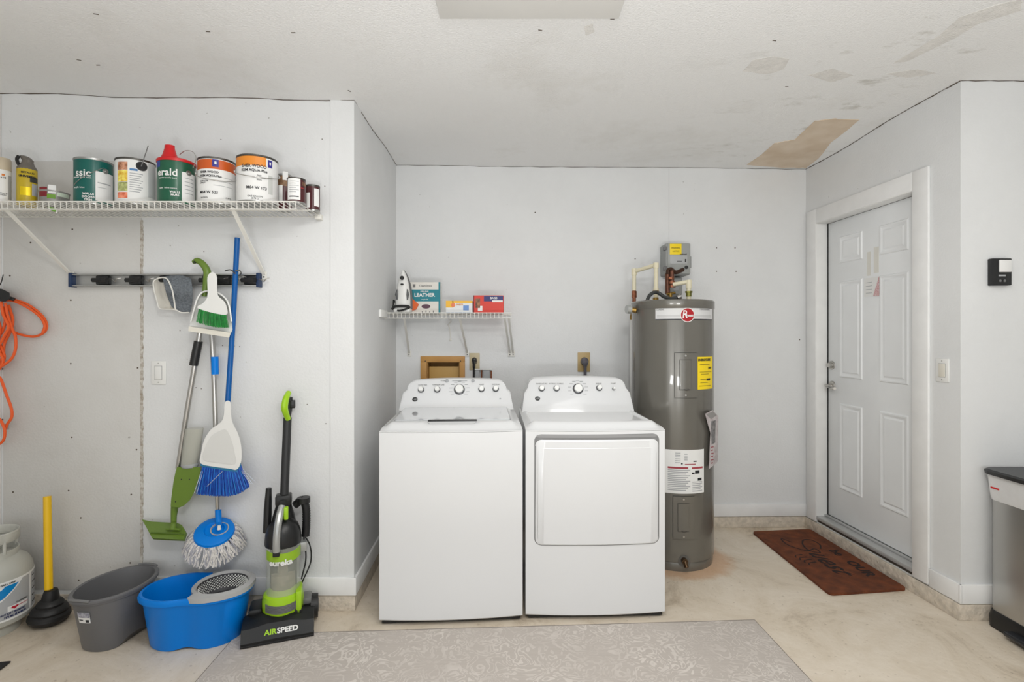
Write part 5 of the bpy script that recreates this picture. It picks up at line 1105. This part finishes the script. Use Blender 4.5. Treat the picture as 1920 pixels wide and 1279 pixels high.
for (a, b, c_) in ((1312, 1330, 683), (1312, 1333, 697), (1314, 1328, 701), (1313, 1325, 711), (1313, 1327, 717), (1311, 1332, 723)): hp('print_line', mat('yellow_print', (120, 104, 20), .6), a, c_, b, c_ + .9, .002, eg)
hp('print_block', M_ink, 1324.5, 709.5, 1331, 713.5, .002, eg)
wl_ = hp('warning_label', M_paper, 1247, 844, 1319.5, 926, .0012)
for (a, b, y, hgt, mm) in [(1266, 1276, 849 + i * 3.6, 1.4, M_pgrey) for i in range(6)] + [(1283, 1289, 851 + i * 3.6, 1.4, M_pgrey) for i in range(4)] + [(1284, 1304, 870, 1.6, mat('red_text', (160, 60, 70), .6)), (1252, 1290, 875.5, 3.5, MATS['red_text']), (1297, 1317, 875.5, 3.5, mat('red_box', (170, 70, 80), .6)), (1298, 1316, 903, 1, M_pgrey)] + [(1252, 1294 - (i % 3) * 4, 881 + i * 3.4, 1.5, M_pgrey) for i in range(12)] + [(1298, 1316 - (i % 2) * 3, 906 + i * 3.4, 1.4, M_pgrey) for i in range(5)]: hp('print_line', mm, a, y, b, y + hgt, .002, wl_)
for (a, b, y0, y1) in ((1297, 1302, 886, 889), (1303, 1311, 882, 888), (1308, 1315, 896, 901), (1300, 1306, 864, 866), (1277, 1280, 868, 871)): hp('pictogram', M_ink, a, y0, b, y1, .002, wl_)
# drain
disc_on(HR, 1283, 1052, .035, .003, mat('drain_plate', (96, 94, 90), .5), 'drain_plate', t)
a, z = cyl_hit(1282, 1050, HX, HYY, HR); d = Vector((math.sin(a), -math.cos(a), 0)); mb = MB(); c = d * HR + Vector((0, 0, z)); mb.cyl(c, c + d * .03, .017, n=18); mb.cyl(c + d * .025, c + d * .045 + Vector((.004, 0, -.025)), .012, .013, 14); mb.build('drain_valve', mat('dark_brass', (86, 66, 46), .35, .8), t)
# relief valve on the upper left
mb = MB(); a = R(-75); c = Vector((math.sin(a) * HR, -math.cos(a) * HR, 1.56)); p = W(1178, 580, HYY - .05) - Vector((HX, HYY, 0)); mb.cyl(c, p, .016, n=14); v = mb.build('relief_valve', M_brass, t)
mb = MB(); mb.cyl(p + Vector((.012, 0, 0)), p + Vector((-.012, -.006, 0)), .030, .026, 20); mb.build('valve_cap', M_silver, v)
t2 = thing('discharge_pipe', 'thin white discharge pipe running down left of the water heater', 'pipe', (0, 0, 0)); Y = 3.43; p0 = W(1184.5, 596, Y); p1 = W(1184.5, 900, Y)
t2.location = (p0.x, Y, 0); XF[t2.name] = Matrix.Translation((p0.x, Y, 0)); mb = MB(); mb.cyl((p0.x, Y, .12), (p0.x, Y, p0.z), .011, n=14); mb.build('pipe_run', M_white, t2, True); mb = MB(); mb.tube(spline([(p0.x, Y, p0.z - .01), (p0.x + .0, Y - .01, p0.z + .02), (p0.x + .0, Y - .05, p0.z + .035)], 5), .014, 10); mb.build('pipe_elbow', M_brass, t2, True)

# pipes over the heater
t = thing('heater_inlet_pipes', 'cream plastic pipe loop with brass fittings over the heater', 'pipe', W(1230, 562, 3.30)); Y = 3.36
def pc(px, py, Y=3.36): return W(px, py, Y)
mb = MB(); mb.cyl(pc(1189, 545, 3.5), pc(1189, 512, 3.5), .0135, n=16); mb.cyl(pc(1189, 509, 3.5), pc(1230, 497, 3.36), .0135, n=16); mb.cyl(pc(1230, 500), pc(1230, 560), .0145, n=16); mb.build('plastic_pipe', M_cpvc, t, True)
for a, b in ((pc(1189, 516, 3.5), pc(1189, 504, 3.5)), (pc(1230, 503), pc(1230, 493)), (pc(1230, 540), pc(1230, 549))):
    mb = MB(); mb.cyl(a, b, .0185, n=16); mb.build('elbow', M_cpvc, t, True)
mb = MB(); mb.cyl(pc(1189, 543, 3.5), pc(1189, 600, 3.5), .013, n=14); mb.cyl(pc(1189, 546, 3.5), pc(1189, 558, 3.5), .018, n=8); mb.build('copper_joint', M_copper, t, True)
mb = MB(); mb.cyl(pc(1229.5, 545), pc(1229.5, 550), .021, n=8); mb.cyl(pc(1229.5, 558), pc(1229.5, 566), .019, n=16); mb.build('brass_nut', M_brass, t, True)
t = thing('heater_outlet_pipe', 'short cream pipe with green-brass nut on right side of heater top', 'pipe', W(1291, 562, 3.25))
mb = MB(); mb.cyl(pc(1262, 533.5, 3.30), pc(1290, 528.5, 3.26), .0135, n=16); mb.cyl(pc(1291.5, 530, 3.26), pc(1291.5, 562, 3.26), .014, n=16); mb.build('plastic_pipe', M_cpvc, t, True)
mb = MB(); mb.cyl(pc(1291.5, 541, 3.26), pc(1291.5, 525, 3.26), .018, n=16); mb.build('elbow', M_cpvc, t, True)
mb = MB(); mb.cyl(pc(1291.5, 546, 3.26), pc(1291.5, 549, 3.26), .024, n=8); mb.cyl(pc(1291.5, 549, 3.26), pc(1291.5, 556, 3.26), .018, n=8); mb.build('brass_nut', mat('green_brass', (120, 118, 62), .4, .8), t, True)
t = thing('flexible_conduit', 'black flexible conduit arching over the top of the heater', 'conduit', W(1225, 560, 3.2))
cpts = spline([W(1213, 571, 3.22), W(1214, 562, 3.22), W(1219, 553, 3.24), W(1228, 548, 3.26), W(1237, 551, 3.27), W(1246, 557, 3.25), W(1258, 560, 3.22), W(1270, 558, 3.2)], 7)
mb = MB(); mb.tube(cpts, .01, 8, radii=[.0105 if i % 2 else .0125 for i in range(len(cpts))]); mb.build('conduit_hose', mat('dark_conduit', (58, 60, 60), .4), t, True, ang=80)
mb = MB(); mb.cyl(W(1270, 559, 3.2), W(1276, 556, 3.2), .016, n=14); mb.build('conduit_end', M_steel, t, True)
# copper manifold between timer box and heater
t = thing('copper_fitting', 'brown copper valve stack between grey timer box and heater', 'pipe fitting', W(1256, 540, 3.33))
mb = MB(); mb.cyl(W(1252, 552, 3.36), W(1252, 512, 3.36), .016, n=14); mb.cyl(W(1260, 538, 3.33), W(1260, 508, 3.33), .014, n=14); mb.build('copper_pipe', mat('old_copper', (104, 66, 50), .45, .6, var=.4, scale=50), t, True)
mb = MB(); mb.tube(spline([W(1252, 514, 3.35), W(1253, 507, 3.35), W(1258, 505, 3.34), W(1262, 508, 3.33), W(1268, 511, 3.34), W(1280, 506, 3.36)], 5), .014, 10); mb.build('copper_bend', mat('dark_bronze', (70, 48, 36), .4, .6), t, True)
for (a, b) in ((1258, 522), (1260, 530), (1261, 537)):
    mb = MB(); c = W(a, b, 3.33); mb.cyl(c - Vector((0, 0, .008)), c + Vector((0, 0, .008)), .021, n=8); mb.build('pipe_nut', M_copper, t, True)
mb = MB(); mb.cyl(W(1250, 552, 3.34), W(1266, 549, 3.34), .009, n=12); mb.cyl(W(1257, 566, 3.34), W(1257, 550, 3.34), .013, n=12); mb.build('valve_lever', M_brass, t, True)
# grey timer box
YB_ = 3.60; c = W(1263, 487, YB_)
t = thing('timer_box', 'grey electrical timer box with yellow label on the wall above heater', 'electrical box', (c.x + .02, 3.70, c.z), 0)
M_box = mat('grey_enclosure', (150, 152, 150), .45)
hwx, hz = .088, .112
mb = MB(); mb.box((-hwx, -.135, -hz), (hwx, 0, hz), .012, seg=3); mb.build('case', M_box, t)
mb = MB(); mb.box((-hwx + .014, -.142, -hz + .006), (hwx - .002, -.130, hz - .004), .006); mb.build('cover', mat('grey_cover', (158, 160, 157), .45), t)
for z in (.075, -.065):
    mb = MB(); mb.box((-hwx - .010, -.135, z - .014), (-hwx + .014, -.10, z + .014), .004); mb.build('hinge', M_grey, t)
mb = MB(); mb.box((-.060, -.1436, .030), (.022, -.141, .105), .0004); y = mb.build('yellow_label', MATS['energy_yellow'], t)
for i, s in enumerate(('WARNING', 'NOTICE')): text('lettering', s, .013, MATS['yellow_print'], y, plane_place(Matrix.Translation((-.018, -.1436, .075 - i * .022))), 'CENTER', .0003, .0006)
mb = MB(); mb.box((-.058, -.1434, -.035), (.062, -.141, .025), .0004); pl = mb.build('print_plate', mat('plate_grey', (176, 178, 178), .4), t)
text('lettering', 'INSTANT', .012, M_ink, pl, plane_place(Matrix.Translation((.035, -.1434, .030))), 'CENTER', .0003, .0006)
mb = MB(); mb.box((-.01, -.1442, -.020), (.025, -.143, -.016)); mb.build('print_line', M_ink, pl)
mb = MB(); mb.box((.046, -.147, -.024), (.054, -.141, -.002), .001); mb.build('toggle', M_black, t)
for x in (.03, .055): mb = MB(); mb.cyl((x, -.15, -.075 + (x - .03) * .6), (x, -.141, -.075 + (x - .03) * .6), .012, n=14); mb.build('knockout', M_black, t)
mb = MB(); mb.box((hwx - .002, -.12, -.06), (hwx + .012, -.06, .02), .003); mb.build('side_latch', M_box, t)
c = W(1266, 537, 3.66)
t = thing('junction_box', 'small rounded grey junction box behind copper fitting on back wall', 'electrical box', (c.x, 3.70, c.z)); mb = MB(); mb.box((-.047, -.06, -.065), (.047, 0, .065), .012, seg=3); mb.build('case', M_box, t)
mb = MB(); mb.box((-.02, -.064, -.035), (.02, -.058, -.005), .003); mb.build('cover_plate', M_pgrey, t)

# ------------------------------------------------------------ back wall things
def bw(px, py, off=0): # point on the back wall
    t_ = (px - CX) / F; Y = (3.668 + .838 * .0157) / (1 - .0157 * t_) - off; return W(px, py, Y)
# recessed wooden box
t = thing('recessed_utility_box', 'pine wood framed recess in the back wall above the washer', 'wall box', (-.498, 3.674, 1.0))
a = bw(789, 668); b = bw(872, 668); ia, ib = bw(800, 679), bw(862, 679)
zt, zi, zb_ = a.z, ia.z, .985
ia.x = max(ia.x, -.615); ib.x = min(ib.x, -.377)
def fb(nm, x0, x1, z0, z1, m, y0=-.014, y1=.0, parent=t):
    mb = MB(); mb.box((x0, 3.672 + y0, z0), (x1, 3.672 + y1, z1), .002); return mb.build(nm, m, parent, True)
fb('frame_board', a.x, b.x, zi, zt, M_wood); fb('frame_board', a.x, ia.x, zb_, zi, M_wood); fb('frame_board', ib.x, b.x, zb_, zi, M_wood); fb('frame_board', ia.x, ib.x, zb_, 1.03, M_wood)
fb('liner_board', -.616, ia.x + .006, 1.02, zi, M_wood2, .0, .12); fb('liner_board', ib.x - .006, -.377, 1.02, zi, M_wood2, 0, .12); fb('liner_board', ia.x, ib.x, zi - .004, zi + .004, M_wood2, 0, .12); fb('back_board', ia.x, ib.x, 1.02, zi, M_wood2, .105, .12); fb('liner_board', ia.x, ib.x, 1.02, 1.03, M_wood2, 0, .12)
fb('shelf_board', ia.x + .007, ib.x - .007, 1.03, bw(830, 687).z - .004, mat('pine_light', (206, 166, 96), .55), .05, .10)
for x in (bw(798, 0).x, bw(864, 0).x):
    mb = MB(); z = bw(0, 677.5).z; mb.cyl((x, 3.655, z), (x, 3.66, z), .004, n=8); mb.build('screw', M_ink, t, True)
def outlet(pxl, pxr, pt, pb, label, m, plugm, cord):
    a, b = bw(pxl, pb), bw(pxr, pt); t = thing('power_outlet', label, 'power outlet', ((a.x + b.x) / 2, a.y, (a.z + b.z) / 2)); hw_, hh = (b.x - a.x) / 2, (b.z - a.z) / 2
    mb = MB(); mb.box((-hw_, -.007, -hh), (hw_, 0, hh), .003); mb.build('cover_plate', m, t); mb = MB(); mb.cyl((0, -.0085, 0), (0, -.006, 0), hw_ * .55, n=24); mb.build('socket_face', mat('socket_brown', (120, 108, 84), .5), t); return t, hw_, hh
t, hw_, hh = outlet(880, 899.5, 662, 694, 'beige outlet plate with black plug, right of the wooden recess', M_almond, M_black, 0)
tt = thing('power_plug', 'black power plug of the washer in the left wall outlet', 'plug', t.location + Vector((0, -.012, 0)))
mb = MB(); mb.lathe((0, 0, 0), [(.012, .004), (.019, .010), (.016, .03), (.010, .034)], 20, M=Matrix.Translation((0, 0, .012)) @ Matrix.Rotation(PI / 2, 4, 'X')); mb.build('plug_body', M_black, tt)
mb = MB(); mb.tube(spline([(0, -.03, .012), (0, -.034, -.01), (-.001, -.028, -.05), (-.002, -.022, -.10), (-.003, -.03, -.2)], 5), .007, 8, radii=[.011] * 6 + [.010] * 4 + [.006] * 11); mb.build('cord', M_black, tt)
t, hw_, hh = outlet(1083, 1106, 661, 697, 'tan outlet plate with grey dryer plug above the dryer console', mat('tan_plate', (184, 158, 106), .45), M_black, 0)
tt = thing('power_plug', 'round grey dryer plug with thick cord in the tan outlet', 'plug', t.location + Vector((.003, -.012, -.004)))
M_gp = mat('grey_plug', (92, 90, 96), .35)
mb = MB(); mb.lathe((0, 0, 0), [(.020, .0), (.028, .006), (.026, .03), (.016, .036)], 24, M=Matrix.Translation((0, 0, .012)) @ Matrix.Rotation(PI / 2, 4, 'X')); mb.build('plug_body', M_gp, tt)
mb = MB(); mb.tube(spline([(0, -.022, .02), (0, -.034, .0), (.001, -.034, -.03), (.001, -.030, -.08), (.001, -.03, -.2)], 5), .01, 10, radii=[.020] * 5 + [.024, .022, .019, .016, .013] + [.011] * 11); mb.build('cord', M_gp, tt)
# copper stubs with valve
t = thing('laundry_valve', 'copper pipe stubs with white hammer valve behind the washer', 'valve', bw(905, 715, .03))
for px in (888, 903, 921):
    mb = MB(); mb.cyl(bw(px, 740, .03), bw(px, 693.5 if px != 921 else 695, .03), .0055, n=12); mb.build('copper_pipe', M_copper, t, True)
mb = MB(); a, b = bw(891, 712, .04), bw(899, 694, .02); mb.box(a, b, .003); mb.build('valve_body', M_pgrey, t, True)
mb = MB(); a, b = bw(906, 712, .04), bw(918, 694, .02); mb.box(a, b, .003); mb.build('valve_body', M_pgrey, t, True)
mb = MB(); a, b = bw(887, 694, .04), bw(922, 691.5, .02); mb.box(a, b, .002); mb.build('header_plate', M_white, t, True)

# items on the short shelf
ZS2 = ZA + .002
def sbox(label, pl, pr, pt, Yc, dep, m, cat='box', rot=0, name='carton'):
    s = F / Yc; x0, x1 = (pl - CX) / s, (pr - CX) / s; h = EYE - (pt - HY) / s - ZS2
    t = thing(name, label, cat, ((x0 + x1) / 2, Yc + dep / 2, ZS2), rot); w2 = (x1 - x0) / 2
    mb = MB(); mb.box((-w2, -dep / 2, 0), (w2, dep / 2, h), .0012, seg=1); mb.build('carton_body', m, t); return t, w2, h, dep / 2
def fr(t, nm, m, x0, x1, z0, z1, yd, o=.0008):
    mb = MB(); mb.box((x0, -yd - o, z0), (x1, -yd + .0005, z1)); return mb.build(nm, m, t)
def ft(t, s, size, x, z, m, yd, bold=.0002, o=.001, **k): return text('lettering', s, size, m, t, plane_place(Matrix.Translation((x, -yd - o, z))), 'CENTER', bold, .0005, **k)
M_teal = mat('teal_print', (16, 128, 142), .5)
t, w2, h, yd = sbox('white and teal carton reading LEATHER behind the iron', 762, 825.5, 529, 3.44, .07, mat('carton_cream', (226, 222, 214), .5))
fr(t, 'teal_band', M_teal, -w2, w2, h * .38, h * .76, yd); fr(t, 'side_edge', M_teal, w2 - .012, w2, 0, h, yd, .001); ft(t, 'LEATHER', .034, .008, h * .58, M_paper, yd, .0010, .002, sx=1.0); ft(t, 'GENUINE', .013, .008, h * .70, M_paper, yd, .0002, .002); ft(t, 'repair kit', .012, .01, h * .44, M_paper, yd, .0002, .002)
ft(t, 'CleanStore', .019, .015, h * .88, M_grey, yd); fr(t, 'logo_square', M_grey, -w2 * .52 - .012, -w2 * .52 + .006, h * .83, h * .93, yd)
mb = MB(); mb.lathe((0, 0, 0), [(.030, 0), (.030, .001)], 28, M=Matrix.Translation((.018, -yd, h * .22)) @ Matrix.Rotation(PI / 2, 4, 'X'), ell=.5); mb.build('oval_stamp', mat('plum_print', (92, 60, 76), .5), t)
for i in range(4): fr(t, 'figure_print', M_grey, -.01 + .025 * i, -.004 + .025 * i, h * .02, h * (.06 + .03 * (i % 2)), yd)
mb = MB(); mb.prism([(-w2 + .035, h * .50), (-w2 + .085, h * .28), (-w2 + .068, h * .12), (-w2 + .02, h * .05)], lambda x, z: (x, -yd - .012, z), lambda x, z: (x, -yd - .001, z)); tg = mb.build('orange_tag', mat('orange_card', (226, 100, 36), .5), t)
t, w2, h, yd = sbox('small white, yellow and blue carton on the short shelf', 836, 886, 564, 3.40, .10, mat('carton_white', (230, 232, 232), .5))
fr(t, 'yellow_corner', mat('yellow_corner', (244, 190, 60), .5), -w2, w2 * -.45, h * .45, h, yd); fr(t, 'yellow_strip', MATS['yellow_corner'], w2 * -.5, w2, h * .82, h, yd); fr(t, 'blue_strip', mat('blue_strip', (60, 120, 170), .5), -w2, w2 * .9, 0, h * .06, yd)
mb = MB(); mb.lathe((0, 0, 0), [(.014, 0), (.014, .0015)], 24, M=Matrix.Translation((-w2 * .45, -yd, h * .65)) @ Matrix.Rotation(PI / 2, 4, 'X')); mb.build('round_logo', mat('logo_coral', (232, 130, 90), .5), t)
fr(t, 'blue_diamond', mat('pale_blue_print', (110, 150, 210), .5), w2 * .3, w2 * .72, h * .22, h * .62, yd); ft(t, 'SHEETS', .014, w2 * .05, h * .68, mat('orange_print', (220, 140, 60), .5), yd, .0003, .002)
t, w2, h, yd = sbox('red carton with dog picture at the right end of the short shelf', 887.5, 944, 554, 3.39, .11, mat('carton_red', (214, 52, 34), .45))
fr(t, 'navy_panel', mat('navy_print', (48, 50, 110), .5), w2 * -.3, w2 * .97, h * .66, h * .97, yd); fr(t, 'white_flash', M_paper, w2 * .25, w2 * .95, h * .62, h * .72, yd, .0012); fr(t, 'dog_picture', mat('dog_print', (176, 122, 84), .5, rgb2=(90, 56, 44), scale=60), -w2 * .86, -w2 * .55, h * .28, h * .82, yd)
fr(t, 'white_patch', M_paper, -w2 * .7, -w2 * .4, h * .1, h * .4, yd, .0006); ft(t, 'BAGS', .020, w2 * .35, h * .84, M_paper, yd, .0004, .002); fr(t, 'dark_edge', mat('dark_red_edge', (120, 24, 24), .5), -w2, -w2 + .006, 0, h, yd, .001)
# iron standing on its heel
t = thing('clothes_iron', 'white and black steam iron standing upright at left end of short shelf', 'iron', (W(756, 0, 3.39).x, 3.39, ZS2), 0)
h = EYE + 125 * 3.36 / F - ZS2
def iw(z):   # half width of the sole along its height
    u = z / h; return .054 * max(0.0, (1 - max(0, (u - .28) / .72) ** 2.1)) ** .75 if u > .28 else .054
lev = [0.1, .16, .28, .4, .5, .6, .7, .8, .88, .94, .985]
def ir(z, f_, y0, y1): 
    w_ = max(.002, iw(z) * f_); return [(w_ * math.cos(2 * PI * k / 24), (y0 + y1) / 2 + (y1 - y0) / 2 * math.sin(2 * PI * k / 24), z) for k in range(24)]
mb = MB(); mb.loft([ir(u * h, .94 - .1 * u, -.045 + .03 * u, .03) for u in lev]); mb.build('shell', M_white, t)
mb = MB(); out = [(iw(u * h) * 1.03, u * h) for u in lev] + [(.001, h)] + [(-iw(u * h) * 1.03, u * h) for u in lev[::-1]]; mb.prism(out, lambda x, z: (x, .030, z), lambda x, z: (x, .038, z)); mb.build('sole_plate', M_grey, t)
for s in (-1, 1):
    mb = MB(); mb.tube([(s * .034, -.030, h * .30), (s * .038, -.034, h * .42), (s * .034, -.028, h * .54)], .007, 10, radii=[.004, .009, .003]); mb.build('side_window', mat('smoke_window', (90, 92, 94), .2), t)
mb = MB(); mb.cyl((0, -.03, h * .80), (0, -.040, h * .80), .0135, n=20); mb.build('spray_nozzle', M_black, t); mb = MB(); mb.lathe((0, 0, 0), [(.011, 0), (.011, .004)], 20, M=Matrix.Translation((0, -.034, h * .655)) @ Matrix.Rotation(PI / 2, 4, 'X'), ell=.5); mb.build('steam_button', M_black, t)
mb = MB(); mb.box((-.052, -.06, 0), (.056, .035, .03), .010); mb.build('heel', M_white, t)
mb = MB(); mb.tube(spline([(-.06, -.062, .022), (-.04, -.068, .038), (0, -.07, .042), (.045, -.066, .040), (.056, -.06, .03)], 6), .0085, 8); mb.tube(spline([(.05, -.066, .03), (.02, -.072, .018), (-.01, -.074, .012), (-.022, -.07, .014)], 6), .006, 8); mb.tube(spline([(-.06, -.06, .022), (-.062, -.02, .05), (-.064, .0, .085), (-.055, .0, .07)], 6), .005, 8); mb.build('coiled_cord', M_black, t)

# ------------------------------------------------------------ leaflet on the heater, trash can
t = thing('manual_leaflet', 'printed leaflet in a clear sleeve hanging on right side of heater', 'leaflet', W(1336, 860, 3.2))
ou = [(1322, 776), (1336, 769), (1347, 781), (1346, 865), (1339, 872), (1329, 880), (1331, 830), (1332, 812), (1327, 795)]
lf = lambda a, b: 2.985 + (a - 1322) * .0048
mb = MB(); mb.prism(ou, lambda a, b: W(a, b, lf(a, b)), lambda a, b: W(a, b, lf(a, b) + .006)); mb.build('sleeve', mat('leaflet_paper', (214, 208, 208), .3, rgb2=(180, 168, 170), scale=30), t, True)
mb = MB(); mb.prism([(1333, 790), (1342, 788), (1341, 830), (1334, 834)], lambda a, b: W(a, b, lf(a, b) - .001), lambda a, b: W(a, b, lf(a, b))); mb.build('dark_picture', mat('leaflet_dark', (92, 90, 92), .5, rgb2=(150, 148, 148), scale=60), t, True)
mb = MB(); mb.prism([(1324, 777), (1337, 771), (1344, 779), (1333, 786)], lambda a, b: W(a, b, lf(a, b) - .001), lambda a, b: W(a, b, lf(a, b))); mb.build('fold', mat('leaflet_fold', (150, 148, 146), .4), t, True)
for i in range(6):
    mb = MB(); y = 838 + i * 6; mb.prism([(1333, y), (1338 - (i % 2), y - 1), (1338 - (i % 2), y + .8), (1333, y + 1.8)], lambda a, b: W(a, b, lf(a, b) - .001), lambda a, b: W(a, b, lf(a, b))); mb.build('print_line', MATS['red_text'], t, True)

t = thing('trash_can', 'stainless step trash can with black lid and liner, right edge', 'trash can', (2.50, 2.235, 0))
x0, x1, y0, y1 = 2.318, 2.70, 1.99, 2.462
def rr(x0, x1, y0, y1, r, z): return [Vector((a, b, z)) for a, b in rrect(x1 - x0, y1 - y0, r, 5, (x0 + x1) / 2, (y0 + y1) / 2)]
mb = MB(); mb.loft([rr(x0, x1, y0, y1, .03, .075), rr(x0, x1, y0, y1, .03, .665)]); mb.build('steel_body', mat('stainless', (188, 187, 184), .3, .9), t, True)
mb = MB(); mb.loft([rr(x0 - .012, x1, y0 - .01, y1 + .006, .035, .002), rr(x0 - .014, x1, y0 - .01, y1 + .008, .035, .05), rr(x0 - .004, x1, y0, y1 + .002, .03, .082)]); mb.build('plastic_base', M_black, t, True)
mb = MB(); mb.box((x0 - .055, 2.10, .018), (x0 + .02, 2.34, .040), .008); mb.build('pedal', mat('pedal_black', (40, 42, 46), .25), t, True)
mb = MB(); rg_ = lambda e, z, j=0: [p + Vector((0, 0, 0)) for p in rr(x0 - e, x1 + .01, y0 - e, y1 + e, .035, z)]
mb.loft([rg_(.004, .612), rg_(.006, .618), rg_(.010, .66), rg_(.012, .70), rg_(.016, .735)], False, False); mb.build('bin_liner', mat('liner_film', (222, 222, 222), .25, bump=.5, bscale=25), t, True)
mb = MB(); mb.box((x0 - .008, 2.40, .668), (x0 - .0135, 2.44, .676)); mb.build('drawstring', M_red, t, True)
mb = MB(); mb.loft([rr(x0 - .030, x1 + .02, y0 - .02, y1 + .020, .05, .735), rr(x0 - .034, x1 + .02, y0 - .024, y1 + .022, .05, .752), rr(x0 - .026, x1 + .02, y0 - .016, y1 + .014, .05, .760)]); mb.build('lid', mat('lid_black', (34, 35, 37), .35), t, True)
